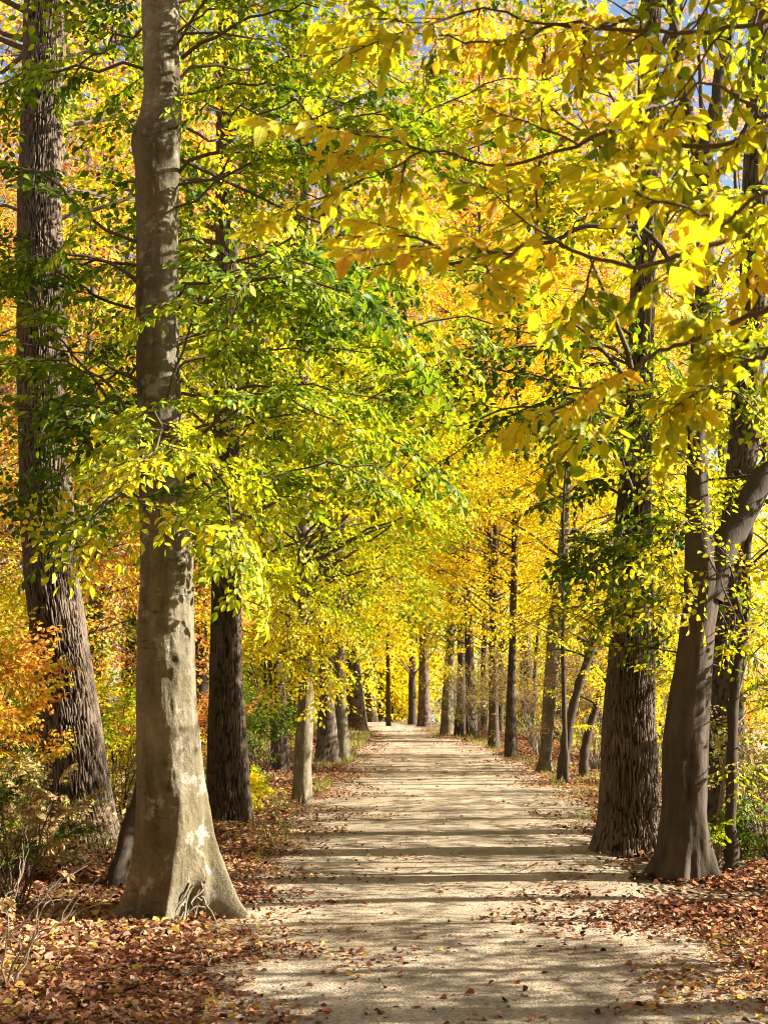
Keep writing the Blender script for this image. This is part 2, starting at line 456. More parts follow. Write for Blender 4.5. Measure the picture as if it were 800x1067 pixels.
# ------------------------------------------------------------------ trunk
def trunk_rings(keys, Y, extend=4.0, top_ratio=0.6, lean=None):
    """keys: rows of (py, x_left, x_right) measured on the photograph, bottom last. Returns heights, centres, radii."""
    c, r = [], []
    for py, xl, xr in keys:
        p = P((xl + xr) / 2, py, Y)
        c.append(p); r.append(halfwidth((xr - xl) / 2, p))
    c, r = np.array(c), np.array(r)
    o = np.argsort(c[:, 2]); c, r = c[o], r[o]
    if extend:
        d = (c[-1] - c[-3]) / max(c[-1, 2] - c[-3, 2], 0.1)
        d = d * 0.6; d[2] = 1
        c = np.vstack([c, c[-1] + d * extend]); r = np.append(r, r[-1] * top_ratio)
    return c, r

def trunk_mesh(tree, c, r, bark, material, sides=160, dz=0.035, roots=(), root_h=0.35, seed=0, knots=(), ridges=20, depth=0.018, flare=0.0, ground=0.0, name='trunk', mb=None, cavity=None, flute=0.0):
    z0, z1 = ground - 0.12, c[-1, 2]
    nz = int((z1 - z0) / dz)
    z = np.linspace(z0, z1, nz)
    ker = np.ones(max(3, int(0.25 / dz))); ker /= ker.sum()
    def sm(a):
        k = len(ker)
        return np.convolve(np.pad(a, (k // 2, k - 1 - k // 2), mode='edge'), ker, 'valid')
    cx, cyy, rr = [sm(np.interp(z, c[:, 2], a)) for a in (c[:, 0], c[:, 1], r)]
    th = np.arange(sides) / sides * 2 * np.pi
    Z, T = np.meshgrid(z, th, indexing='ij')
    Rr = rr[:, None] * np.ones_like(T)
    hz = np.maximum(Z - ground, 0)
    Rr = Rr * (1 + flare * np.exp(-hz / (root_h * 0.6)))
    for ang, amt, wid in roots:
        dth = np.angle(np.exp(1j * (T - ang - 0.25 * np.sin(hz * 3 + ang))))
        ex = amt * np.exp(-hz / root_h)
        w_ = wid * (rr[:, None] / (rr[:, None] + 0.8 * ex))
        Rr = Rr + ex * np.exp(-(dth / w_)**2)
    nx, ny = np.cos(T) * rr[:, None], np.sin(T) * rr[:, None]
    if flute:
        Rr = Rr * (1 + flute * (fbm(nx * 8, ny * 8, Z * 0.45, seed + 60, 2) - 0.5) * (0.45 + np.exp(-hz / 1.3)))
    lump = fbm(nx * 3.2, ny * 3.2, Z * 1.1, seed, 3) - 0.5
    Rr = Rr * (1 + 0.13 * lump)
    if bark == 'oak':
        # long plates of bark parted by furrows
        row = 0.27
        u = T / (2 * np.pi) * ridges + (noise(nx * 5, ny * 5, Z * 1.6, seed + 11) - 0.5) * 1.8 + (noise(nx * 26, ny * 26, Z * 15, seed + 14) - 0.5) * 0.75 + (noise(nx * 50, ny * 50, Z * 40, seed + 15) - 0.5) * 0.4
        q = Z / row + (noise(nx * 6, ny * 6, Z * 2, seed + 12) - 0.5) * 1.6 + (noise(nx * 26, ny * 26, Z * 15, seed + 16) - 0.5) * 0.6
        iu, iq = np.floor(u), np.floor(q)
        f1, f2 = np.full(T.shape, 9.0), np.full(T.shape, 9.0)
        for a in (-1, 0, 1):
            for b in (-1, 0, 1):
                ca, cb = (iu + a) % ridges, iq + b
                du = iu + a + 0.1 + 0.8 * _h(ca, cb, 0 * ca, seed + 3) - u
                dq = iq + b + 0.05 + 0.9 * _h(ca, cb, 0 * ca, seed + 4) - q
                d2 = np.sqrt(du * du * 1.5 + dq * dq * 0.8)
                f2 = np.minimum(f2, np.maximum(f1, d2)); f1 = np.minimum(f1, d2)
        h = sstep(0.02, 0.30, f2 - f1)
        h = np.clip(h * (0.75 + 0.4 * _h((iu) % ridges, iq, 0 * iu, seed + 5)) + (noise(nx * 70, ny * 70, Z * 9, seed + 41) - 0.5) * 0.9, 0, 1)
        disp = (h - 0.6) * depth
    else:
        h = 0.55 + (fbm(nx * 15, ny * 15, Z * 3.6, seed + 7, 5) - 0.5) * 0.8 + (fbm(nx * 9, ny * 9, Z * 1.3, seed + 8, 3) - 0.5) * 0.7
        wr = noise(nx * 3, ny * 3, Z * 26, seed + 13)
        h = np.clip(h - 0.12 * sstep(0.75, 0.88, wr), 0, 1)
        disp = (h - 0.5) * depth
    for ka, kz, ks, kamt in knots:
        dth = np.angle(np.exp(1j * (T - ka))) * rr[:, None]
        dd = np.sqrt(dth**2 + (Z - kz)**2 * 0.8) / ks
        disp = disp + kamt * (np.exp(-dd**2) - 0.9 * np.exp(-(dd * 2.6)**2))
        h = h * (1 - 0.75 * np.exp(-(dd * 1.9)**2))
    Rr = Rr + disp
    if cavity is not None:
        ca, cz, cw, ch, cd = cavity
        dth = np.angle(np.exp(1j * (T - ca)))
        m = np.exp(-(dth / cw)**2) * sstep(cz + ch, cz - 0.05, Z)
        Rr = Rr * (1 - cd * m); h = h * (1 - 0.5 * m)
    X = cx[:, None] + np.cos(T) * Rr; Yv = cyy[:, None] + np.sin(T) * Rr
    v = np.stack([X, Yv, Z], -1).reshape(-1, 3)
    i, j = np.meshgrid(np.arange(nz - 1), np.arange(sides), indexing='ij'); jn = (j + 1) % sides
    f = np.stack([i * sides + j, i * sides + jn, (i + 1) * sides + jn, (i + 1) * sides + j], -1).reshape(-1, 4)
    m = mb or MB()
    m.add(v, f, 0, bark=h.reshape(-1))
    def at(zz):
        return np.array([np.interp(zz, z, cx), np.interp(zz, z, cyy), zz])
    def rad(zz):
        return float(np.interp(zz, z, rr))
    return (None if mb else m.build(name, material, tree)), at, rad

# ------------------------------------------------------------------ terrain
PATH_Y = np.array([-30, 0, 5.3, 7.75, 10.5, 15, 18, 25.5, 40, 51, 66, 80, 100, 140])
PATH_L = np.array([-1.5, -1.5, -1.45, -1.05, -1.1, -1.2, -1.15, -0.95, -0.8, -0.65, -0.6, -2.6, -7, -18])
PATH_R = np.array([2.1, 2.1, 2.05, 2.0, 2.0, 2.6, 2.95, 3.5, 3.3, 2.45, 1.6, 0.2, -4, -15])
def pl(y): return np.interp(y, PATH_Y, PATH_L)
def pr(y): return np.interp(y, PATH_Y, PATH_R)
def off_path(x, y):
    return np.maximum(pl(y) - x, x - pr(y))
def ground_h(x, y):
    x, y = np.asarray(x, float), np.asarray(y, float)
    o = off_path(x, y)
    k = sstep(0.35, 2.2, o)
    h = k * ((fbm(x * 0.45, y * 0.45, 0, 3, 3) - 0.42) * 0.42 + (fbm(x * 1.9, y * 1.9, 0, 9, 2) - 0.5) * 0.10)
    h = h + sstep(1.5, 25, pl(y) - x) * 1.5 
    h = h - sstep(2.2, 9.5, x - pr(y)) * 1.9 + sstep(45, 62, x) * 2.6
    return h

def build_ground():
    xs = np.concatenate([np.linspace(-400, -40, 19), np.linspace(-36, -9, 28), np.linspace(-8.6, 9, 126), np.linspace(10, 66, 38), np.linspace(80, 400, 14)])
    ys = np.concatenate([np.linspace(-200, -12, 12), np.linspace(-8, 3, 20), np.linspace(3.2, 26, 150), np.linspace(26.5, 90, 90), np.linspace(100, 500, 22)])
    X, Y = np.meshgrid(xs, ys)
    Z = ground_h(X, Y)
    v = np.stack([X, Y, Z], -1).reshape(-1, 3)
    nx = len(xs); i, j = np.meshgrid(np.arange(len(ys) - 1), np.arange(nx - 1), indexing='ij')
    f = np.stack([i * nx + j, i * nx + j + 1, (i + 1) * nx + j + 1, (i + 1) * nx + j], -1).reshape(-1, 4)
    m, N, L = mat("forest_floor")
    tc = N.new("ShaderNodeTexCoord")
    vo = N.new("ShaderNodeTexVoronoi"); vo.inputs["Scale"].default_value = 16; L.new(tc.outputs["Object"], vo.inputs[0])
    sp = N.new("ShaderNodeSeparateColor"); L.new(vo.outputs["Color"], sp.inputs[0])
    r = ramp(N, [(0, (0.035, 0.02, 0.012)), (0.4, (0.10, 0.06, 0.034)), (0.7, (0.19, 0.12, 0.065)), (1, (0.27, 0.19, 0.11))]); L.new(sp.outputs[0], r.inputs[0])
    nz = N.new("ShaderNodeTexNoise"); nz.inputs["Scale"].default_value = 1.3; nz.inputs["Detail"].default_value = 8; L.new(tc.outputs["Object"], nz.inputs[0])
    mr = N.new("ShaderNodeMapRange"); mr.inputs[1].default_value = 0.42; mr.inputs[2].default_value = 0.6; L.new(nz.outputs[0], mr.inputs[0])
    mx = N.new("ShaderNodeMix"); mx.data_type = 'RGBA'; L.new(mr.outputs[0], mx.inputs[0]); L.new(r.outputs[0], mx.inputs[6]); mx.inputs[7].default_value = (0.19, 0.14, 0.085, 1)
    b = N.new("ShaderNodeBump"); b.inputs["Strength"].default_value = 1; b.inputs["Distance"].default_value = 0.05; L.new(vo.outputs["Distance"], b.inputs["Height"])
    p = N.new("ShaderNodeBsdfPrincipled"); p.inputs["Roughness"].default_value = 0.95; p.inputs["Specular IOR Level"].default_value = 0.1
    L.new(mx.outputs[2], p.inputs["Base Color"]); L.new(b.outputs[0], p.inputs["Normal"])
    o = N.new("ShaderNodeOutputMaterial"); L.new(p.outputs[0], o.inputs[0])
    mb = MB(); mb.add(v, f)
    tag(mb.build("ground", m), kind="structure")

def build_path():
    ys = np.concatenate([np.linspace(-8, 4, 40), np.linspace(4.1, 30, 380), np.linspace(30.2, 110, 220)])
    ns = 60
    s = np.linspace(0, 1, ns)
    Lx, Rx = pl(ys), pr(ys)
    wob = lambda seed: (fbm(ys * 0.8, np.zeros_like(ys), 0, seed, 4) - 0.5) * 0.9
    Lx = Lx - 0.12 + wob(51); Rx = Rx + 0.12 + wob(57)
    X = Lx[:, None] + (Rx - Lx)[:, None] * s[None]
    Y = ys[:, None] + 0 * X
    e = np.minimum(s, 1 - s)[None] * (Rx - Lx)[:, None]
    Z = 0.006 + ground_h(X, Y).clip(0, 1) + 0.03 * fbm(X * 1.3, Y * 1.3, 0, 61, 4) * sstep(0, 0.3, e) * 0.8 + 0.008 * noise(X * 9, Y * 9, 0, 65) * sstep(0, 0.2, e)
    v = np.stack([X, Y, Z], -1).reshape(-1, 3)
    i, j = np.meshgrid(np.arange(len(ys) - 1), np.arange(ns - 1), indexing='ij')
    f = np.stack([i * ns + j, i * ns + j + 1, (i + 1) * ns + j + 1, (i + 1) * ns + j], -1).reshape(-1, 4)
    m, N, L = mat("packed_gravel")
    tc = N.new("ShaderNodeTexCoord")
    n1 = N.new("ShaderNodeTexNoise"); n1.inputs["Scale"].default_value = 1.1; n1.inputs["Detail"].default_value = 9; n1.inputs["Roughness"].default_value = 0.62; L.new(tc.outputs["Object"], n1.inputs[0])
    r = ramp(N, [(0.28, (0.18, 0.128, 0.076)), (0.48, (0.34, 0.265, 0.175)), (0.72, (0.46, 0.375, 0.265))]); L.new(n1.outputs[0], r.inputs[0])
    n2 = N.new("ShaderNodeTexVoronoi"); n2.inputs["Scale"].default_value = 55; L.new(tc.outputs["Object"], n2.inputs[0])
    sp = N.new("ShaderNodeSeparateColor"); L.new(n2.outputs["Color"], sp.inputs[0])
    mr = N.new("ShaderNodeMapRange"); mr.inputs[3].default_value = 0.72; mr.inputs[4].default_value = 1.2; L.new(sp.outputs[0], mr.inputs[0])
    mx = N.new("ShaderNodeMix"); mx.data_type = 'RGBA'; mx.blend_type = 'MULTIPLY'; mx.inputs[0].default_value = 1
    L.new(r.outputs[0], mx.inputs[6]); L.new(mr.outputs[0], mx.inputs[7])
    mp = N.new("ShaderNodeMapping"); mp.inputs["Scale"].default_value = (2.6, 0.22, 1); L.new(tc.outputs["Object"], mp.inputs[0])
    n5 = N.new("ShaderNodeTexNoise"); n5.inputs["Scale"].default_value = 1.0; n5.inputs["Detail"].default_value = 6; L.new(mp.outputs[0], n5.inputs[0])
    r5 = N.new("ShaderNodeMapRange"); r5.inputs[1].default_value = 0.35; r5.inputs[2].default_value = 0.65; r5.inputs[3].default_value = 0.72; r5.inputs[4].default_value = 1.12; L.new(n5.outputs[0], r5.inputs[0])
    mx5 = N.new("ShaderNodeMix"); mx5.data_type = 'RGBA'; mx5.blend_type = 'MULTIPLY'; mx5.inputs[0].default_value = 1; L.new(mx.outputs[2], mx5.inputs[6]); L.new(r5.outputs[0], mx5.inputs[7])
    n6 = N.new("ShaderNodeTexNoise"); n6.inputs["Scale"].default_value = 26; n6.inputs["Detail"].default_value = 5; n6.inputs["Roughness"].default_value = 0.75; L.new(tc.outputs["Object"], n6.inputs[0])
    r6 = N.new("ShaderNodeMapRange"); r6.inputs[1].default_value = 0.60; r6.inputs[2].default_value = 0.68; r6.inputs[4].default_value = 0.6; L.new(n6.outputs[0], r6.inputs[0])
    mx6 = N.new("ShaderNodeMix"); mx6.data_type = 'RGBA'; L.new(r6.outputs[0], mx6.inputs[0]); L.new(mx5.outputs[2], mx6.inputs[6]); mx6.inputs[7].default_value = (0.12, 0.075, 0.045, 1)
    mx = mx6
    n3 = N.new("ShaderNodeTexNoise"); n3.inputs["Scale"].default_value = 70; n3.inputs["Detail"].default_value = 6; L.new(tc.outputs["Object"], n3.inputs[0])
    ad = N.new("ShaderNodeMath"); ad.operation = 'MULTIPLY_ADD'; ad.inputs[1].default_value = 0.35; L.new(n2.outputs["Distance"], ad.inputs[0]); L.new(n3.outputs[0], ad.inputs[2])
    b = N.new("ShaderNodeBump"); b.inputs["Strength"].default_value = 0.55; b.inputs["Distance"].default_value = 0.02; L.new(ad.outputs[0], b.inputs["Height"])
    p = N.new("ShaderNodeBsdfPrincipled"); p.inputs["Roughness"].default_value = 0.95; p.inputs["Specular IOR Level"].default_value = 0.15
    L.new(mx.outputs[2], p.inputs["Base Color"]); L.new(b.outputs[0], p.inputs["Normal"])
    o = N.new("ShaderNodeOutputMaterial"); L.new(p.outputs[0], o.inputs[0])
    mb = MB(); mb.add(v, f)
    tag(mb.build("path", m), kind="structure")

def build_water():
    m, N, L = mat("river_water")
    tc = N.new("ShaderNodeTexCoord")
    nz = N.new("ShaderNodeTexNoise"); nz.inputs["Scale"].default_value = 1.4; nz.inputs["Detail"].default_value = 4; L.new(tc.outputs["Object"], nz.inputs[0])
    b = N.new("ShaderNodeBump"); b.inputs["Strength"].default_value = 0.12; L.new(nz.outputs[0], b.inputs["Height"])
    p = N.new("ShaderNodeBsdfPrincipled"); p.inputs["Roughness"].default_value = 0.08; p.inputs["Base Color"].default_value = (0.05, 0.08, 0.09, 1)
    L.new(b.outputs[0], p.inputs["Normal"])
    o = N.new("ShaderNodeOutputMaterial"); L.new(p.outputs[0], o.inputs[0])
    mb = MB(); mb.add([[7, -150, -1.45], [60, -150, -1.45], [60, 300, -1.45], [7, 300, -1.45]], np.array([[0, 1, 2, 3]]))
    tag(mb.build("water", m), kind="structure")

build_ground(); build_path(); build_water()

def gz(x, y):
    return float(ground_h(x, y))

# ------------------------------------------------------------------ the beech on the left edge of the path
def beech():
    Yb = gY(955)
    keys = [(0, 147, 188), (50, 148, 188), (100, 149, 189), (135, 142, 189), (150, 137, 188), (175, 140, 187), (230, 142, 186), (300, 141, 186), (360, 142, 186), (430, 143, 189), (500, 144, 193),
            (580, 147, 201), (650, 143, 203), (720, 142, 205), (800, 142, 212), (860, 142, 218), (905, 143, 222), (958, 144, 224)]
    c, r = trunk_rings(keys, Yb, 3.0)
    base = (float(c[0, 0]), Yb, 0)
    t = thing("beech_tree", base, "big smooth grey beech with flared roots at the left edge of the path", "tree")
    K = lambda px, py: (lambda q: q[2])(P(px, py, Yb))
    front = -math.pi / 2
    knots = [(front + 0.45, K(178, 690), 0.085, 0.035), (front + 0.75, K(188, 165), 0.06, 0.03), (front - 0.2, K(160, 640), 0.03, 0.012), (front + 0.1, K(172, 820), 0.06, 0.016), (front - 0.35, K(155, 860), 0.05, 0.014),
             (front + 0.2, K(168, 250), 0.04, 0.012), (front - 0.9, K(150, 148), 0.12, 0.03), (front + 0.7, K(188, 590), 0.06, 0.02), (front + 0.55, K(176, 760), 0.05, 0.016)]
    roots = [(-0.22, 0.36, 0.17), (front + 0.22, 0.17, 0.20), (front - 0.5, 0.16, 0.17), (math.pi + 0.5, 0.24, 0.24), (math.pi - 0.3, 0.22, 0.25), (math.pi / 2 + .3, 0.25, 0.3), (0.9, 0.24, 0.25)]
    ob, at, rad = trunk_mesh(t, c, r * 0.96, 'smooth', M_BEECH, 260, 0.016, roots, 0.26, 5, knots, depth=0.03, flare=0.0, flute=0.42, cavity=(front + 0.80, 0.0, 0.26, 0.36, 0.62))
    # thin exposed rootlets over the hollow at its foot
    rr = rs(43); mb = MB()
    for i in range(6):
        a = front + 0.55 + 0.1 * i + rr.normal(0, .05)
        q = at(0.0) + np.array([math.cos(a), math.sin(a), 0]) * rad(0.1) * rr.uniform(1.0, 1.25)
        top_ = q + np.array([rr.normal(0, .03), .02, rr.uniform(.08, .3)])
        tube(mb, curve(top_, q + np.array([rr.normal(0, .09), -.08, .0]), .03, 10, .2, 440 + i), np.linspace(.009, .004, 10), 6, 0, .8)
    mb.build("rootlet", M_BEECH, t)
    LV = Leaves()
    r_ = rs(41)
    # branches at every height round the stem
    n = 54
    for i in range(n):
        z = 2.75 + 5.6 * (i + r_.uniform(-0.4, 0.4)) / n
        az = i * 2.39996 + r_.normal(0, 0.25)
        ln = r_.uniform(1.3, 2.5)
        da = abs(math.atan2(math.sin(az + math.pi / 2 + 0.25), math.cos(az + math.pi / 2 + 0.25)))
        if da < 0.75 and z > 3.9:
            az += 1.5 * (1 if r_.random() < 0.6 else -1)
        if math.cos(az) > 0.2:
            ln *= 1.12
        if math.cos(az) < -0.25 and (i % 5 < 2):
            continue
        if math.sin(az) < -0.4 and math.cos(az) < 0.15:
            ln *= 0.6
        p0 = at(z); d = np.array([math.cos(az), math.sin(az), 0])
        p1 = p0 + d * ln + np.array([0, 0, r_.uniform(-0.7, 0.8)])
        limb(t, LV, p0 + d * rad(z) * 0.7, p1, r_.uniform(0.0, 0.35), r_.uniform(0.009, 0.017), 900 + i, SPRAYS_FINE, tone=0.42 + 0.1 * math.cos(az), tone_sd=0.22, gap=0.31, size=(0.45, 1.0), wob=0.09)
    # the lit lime spray that crosses in front of the stem, and those that droop over the path
    for k, (a, b, rise, tone) in enumerate([((172, 455, Yb - .1), (235, 560, Yb - 1.6), 0.18, 0.72), ((160, 430, Yb - .1), (150, 470, Yb - 1.9), 0.2, 0.55), ((190, 470, Yb), (330, 430, Yb - 1.2), 0.25, 0.5),
                                  ((190, 500, Yb), (265, 590, Yb - 0.6), 0.25, 0.75), ((185, 430, Yb), (420, 460, Yb - 0.4), 0.3, 0.42), ((150, 470, Yb), (40, 330, Yb - 0.2), 0.1, 0.4),
                                  ((150, 300, Yb), (20, 270, Yb - .6), 0.15, 0.4), ((186, 320, Yb), (400, 330, Yb - 1.3), .2, .35), ((186, 180, Yb), (390, 120, Yb - 1.0), .2, .4), ((190, 60, Yb), (330, 5, Yb - .8), .1, .4)]):
        limb(t, LV, P(*a), P(*b), rise, 0.018, 970 + k, SPRAYS_FINE, tone=tone, tone_sd=0.12, gap=0.26, size=(0.45, 0.8), start=0.3)
    LV.build("crown", M_LEAF['beech'], t, LEAF6, (0.3, 2.2), 1)
    return t
beech()

# ------------------------------------------------------------------ generic trees
def fill_crown(LV, wood, at, rad, centre, radii, n, tpls, tone, tone_sd, seed, scale=(0.8, 1.3), zmin=2.2, inner=0.45, every=7, clear=None, z_branch=None, spread=0.5):
    """Sprays through an uneven ellipsoid, with boughs from the trunk to some of them."""
    r = rs(seed)
    c, R = np.asarray(centre, float), np.asarray(radii, float)
    k = 0; made = 0
    while made < n and k < n * 6:
        k += 1
        d = unit(r.normal(0, 1, 3)); q = inner + (1 - inner) * r.random()**0.6
        lob = 0.72 + 0.5 * noise(d[0] * 1.7 + 9, d[1] * 1.7 + 5, d[2] * 1.7 + seed, seed)
        p = c + d * R * q * lob
        if p[2] < zmin + r.random() * 0.6 + 0.25 * abs(noise(p[0] * .7, p[1] * .7, 0, seed)):
            continue
        if noise(p[0] * 0.55, p[1] * 0.55, p[2] * 0.8, seed + 3) < 0.36:
            continue
        if clear and clear(p):
            continue
        out = unit(np.array([d[0], d[1], 0]) + r.normal(0, 0.35, 3) * np.array([1, 1, 0.3]) + 1e-6)
        dd = out + np.array([0, 0, r.normal(-0.12, 0.25)])
        place_spray(LV, None, tpls[r.integers(len(tpls))], p, dd, r.uniform(*scale), r.normal(0, 0.45), r, np.clip(tone + r.normal(0, tone_sd) , 0, 1), spread)
        if wood is not None and made % every == 0:
            z0 = min(max(p[2] - np.linalg.norm((p - at(p[2]))[:2]) * r.uniform(0.25, 0.7), 1.6 if z_branch is None else z_branch), c[2] + R[2] * 0.8)
            a = at(z0)
            ln = np.linalg.norm(p - a)
            tube(wood, curve(a, p, 0.06 * ln * r.uniform(-0.3, 1), 7, 0.05, seed * 31 + k), np.linspace(min(0.35 * rad(z0), 0.012 * ln + 0.012), 0.006, 7), 5, 1, 0.5)
        made += 1

def tree(name, label, keys, Y, bark, material, crown, pal, seed, group=None, sides=48, dz=0.06, extend=6.0, roots=None, flare=0.08, top_ratio=0.5, shape=LEAF4, tpls=None, tone=0.5, tone_sd=0.22, ridges=22, depth=0.02, flute=0.0, more=None, cat="tree"):
    c, r = trunk_rings(keys, Y, extend, top_ratio)
    g = gz(c[0, 0], Y)
    t = thing(name, (float(c[0, 0]), Y, g), label, cat, group)
    mb = MB()
    rr_ = rs(seed)
    if roots is None:
        roots = [(rr_.uniform(0, 6.28), r[0] * rr_.uniform(0.08, 0.28), rr_.uniform(0.25, 0.45)) for _ in range(5)]
    _, at, rad = trunk_mesh(t, c, r, bark, material, sides, dz, roots, 0.25, seed, (), ridges, depth, flare, g, mb=mb, flute=flute)
    LV = Leaves()
    for cr in crown:
        fill_crown(LV, mb, at, rad, cr['c'], cr['r'], cr['n'], cr.get('tpls', tpls or SPRAYS_MID), cr.get('tone', tone), cr.get('sd', tone_sd), seed + 1 + int(cr['n']), cr.get('scale', (0.8, 1.3)), cr.get('zmin', 2.2), every=cr.get('every', 7), clear=cr.get('clear'), inner=cr.get('inner', 0.35))
    mb.build("trunk", [material, M_TWIG], t)
    if more:
        more(t, LV, at, rad)
    if LV.count():
        LV.build("crown", M_LEAF[pal], t, shape, (0.3, 2.2), seed)
    return t

# furrowed oak at the far left
YO = 12.3
tree("oak_tree", "thick furrowed oak leaning out at the far left behind the beech",
     [(0, 27, 69), (100, 24, 64), (200, 20, 62), (300, 20, 66), (400, 19, 68), (500, 22, 72), (600, 26, 79), (700, 37, 96), (800, 47, 110), (850, 51, 117), (885, 50, 122)], YO, 'oak', M_OAK,
     [dict(c=(-4.6, 12.6, 9.6), r=(3.0, 3.0, 2.6), n=110, zmin=7.2, clear=lambda p: p[1] < 12.0)], 'gold', 21, sides=420, dz=0.018, extend=4, flare=0.12, ridges=64, depth=0.034, tone=0.35)

# dark furrowed oak between the beech and the path edge
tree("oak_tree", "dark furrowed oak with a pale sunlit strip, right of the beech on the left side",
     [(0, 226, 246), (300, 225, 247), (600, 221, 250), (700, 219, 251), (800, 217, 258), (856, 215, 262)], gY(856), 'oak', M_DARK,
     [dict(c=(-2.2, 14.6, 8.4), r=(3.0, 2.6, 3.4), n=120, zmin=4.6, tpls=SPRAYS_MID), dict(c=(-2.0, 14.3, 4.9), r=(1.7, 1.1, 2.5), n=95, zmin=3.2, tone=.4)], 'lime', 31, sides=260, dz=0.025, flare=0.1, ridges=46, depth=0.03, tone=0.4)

# slender young beech with a sunny lime crown
def low_sprays(px_list, Y, tone, seed, tpls=SPRAYS_FINE, gap=0.25):
    def f(t, LV, at, rad):
        for i, (z, px, py, dY) in enumerate(px_list):
            q = P(px, py, Y + dY)
            limb(t, LV, at(z), q, 0.15, 0.014, seed + i, tpls, tone, 0.15, gap, (0.5, 0.9), 0.25)
    return f
Y4 = gY(837)
tree("beech_tree", "slender young beech with bright lime leaves hanging low beside the left path edge",
     [(0, 318, 326), (300, 312, 323), (600, 310, 322), (640, 309, 321), (700, 311, 326), (740, 310, 327), (800, 306, 324), (837, 305, 325)], Y4, 'smooth', M_BEECH,
     [dict(c=(-0.9, Y4 - 0.3, 5.0), r=(2.5, 2.2, 3.0), n=300, zmin=2.3, tpls=SPRAYS_MID, scale=(0.6, 1.0))], 'lime', 41, sides=64, dz=0.04, tone=0.30,
     more=low_sprays([(3.0, 290, 690, -0.8), (3.0, 345, 690, -0.6), (3.2, 370, 660, -0.3), (3.2, 265, 665, -0.5), (2.9, 325, 700, -1.0), (3.4, 300, 650, -1.0)], Y4, 0.7, 4100))
# trunks that line the left edge, farther and farther away
def lean_keys(*k): return list(k)
YA = 24.0
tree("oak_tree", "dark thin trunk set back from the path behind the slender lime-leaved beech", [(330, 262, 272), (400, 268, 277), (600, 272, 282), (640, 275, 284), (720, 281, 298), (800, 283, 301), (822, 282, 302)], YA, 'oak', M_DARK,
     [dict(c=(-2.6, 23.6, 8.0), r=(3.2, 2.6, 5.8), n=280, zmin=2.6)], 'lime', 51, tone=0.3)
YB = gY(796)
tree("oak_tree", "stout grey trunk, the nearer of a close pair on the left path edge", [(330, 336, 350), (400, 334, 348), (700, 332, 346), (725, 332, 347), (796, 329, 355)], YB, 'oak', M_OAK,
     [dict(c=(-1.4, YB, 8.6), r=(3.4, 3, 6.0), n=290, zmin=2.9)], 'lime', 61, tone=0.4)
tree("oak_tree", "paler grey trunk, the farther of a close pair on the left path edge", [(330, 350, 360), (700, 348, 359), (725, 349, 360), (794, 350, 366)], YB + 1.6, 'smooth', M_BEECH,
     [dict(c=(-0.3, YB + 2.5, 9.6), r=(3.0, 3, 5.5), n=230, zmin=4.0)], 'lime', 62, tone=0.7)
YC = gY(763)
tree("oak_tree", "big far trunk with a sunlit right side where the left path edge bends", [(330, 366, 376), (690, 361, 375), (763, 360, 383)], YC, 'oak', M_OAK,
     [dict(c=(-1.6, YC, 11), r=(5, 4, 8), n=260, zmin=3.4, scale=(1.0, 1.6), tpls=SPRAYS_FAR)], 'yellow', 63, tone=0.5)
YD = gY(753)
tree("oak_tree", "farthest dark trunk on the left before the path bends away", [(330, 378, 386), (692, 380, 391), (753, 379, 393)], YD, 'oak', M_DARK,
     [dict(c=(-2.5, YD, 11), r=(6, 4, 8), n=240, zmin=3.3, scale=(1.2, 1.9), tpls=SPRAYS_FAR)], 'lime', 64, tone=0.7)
YE = gY(757)
tree("slender_tree", "thin dark sapling standing alone at the far end of the path", [(560, 402, 405), (672, 402, 406), (757, 402, 407)], YE, 'smooth', M_DARK,
     [dict(c=(0.3, YE, 7.5), r=(3, 3, 4.0), n=120, zmin=4.0, scale=(1.0, 1.5), tpls=SPRAYS_FAR)], 'yellow', 65, tone=0.55, extend=2)

# right side, far to near
for i, (label, keys, py, bark, m_, cr, pal, tone) in enumerate([
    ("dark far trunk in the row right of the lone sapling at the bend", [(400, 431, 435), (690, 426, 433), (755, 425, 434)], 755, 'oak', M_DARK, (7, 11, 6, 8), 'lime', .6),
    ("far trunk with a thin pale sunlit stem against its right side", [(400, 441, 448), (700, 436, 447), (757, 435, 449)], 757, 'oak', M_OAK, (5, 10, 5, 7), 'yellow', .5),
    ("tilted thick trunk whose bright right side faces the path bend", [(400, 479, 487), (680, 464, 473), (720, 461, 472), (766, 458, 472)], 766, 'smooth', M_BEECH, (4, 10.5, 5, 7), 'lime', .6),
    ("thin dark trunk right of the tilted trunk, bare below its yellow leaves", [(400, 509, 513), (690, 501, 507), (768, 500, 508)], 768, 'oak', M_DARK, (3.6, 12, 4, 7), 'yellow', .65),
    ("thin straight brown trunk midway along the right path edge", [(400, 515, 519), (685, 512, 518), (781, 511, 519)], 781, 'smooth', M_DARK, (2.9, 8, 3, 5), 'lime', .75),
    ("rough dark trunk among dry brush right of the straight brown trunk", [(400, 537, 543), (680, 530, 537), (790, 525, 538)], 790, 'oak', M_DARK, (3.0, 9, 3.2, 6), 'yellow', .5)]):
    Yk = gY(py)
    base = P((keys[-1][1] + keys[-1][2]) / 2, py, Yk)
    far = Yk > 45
    tree("oak_tree" if bark == 'oak' else "beech_tree", label, keys, Yk, bark, m_, [dict(c=(base[0] - 0.3, Yk, cr[1]), r=(cr[2], cr[2], cr[3]), n=380 if far else 340, zmin=2.5 if far else 2.2, scale=(1.0, 1.6) if far else (0.8, 1.3), tpls=SPRAYS_FAR if far else SPRAYS_MID)], pal, 70 + i, tone=tone, extend=4, top_ratio=0.3)
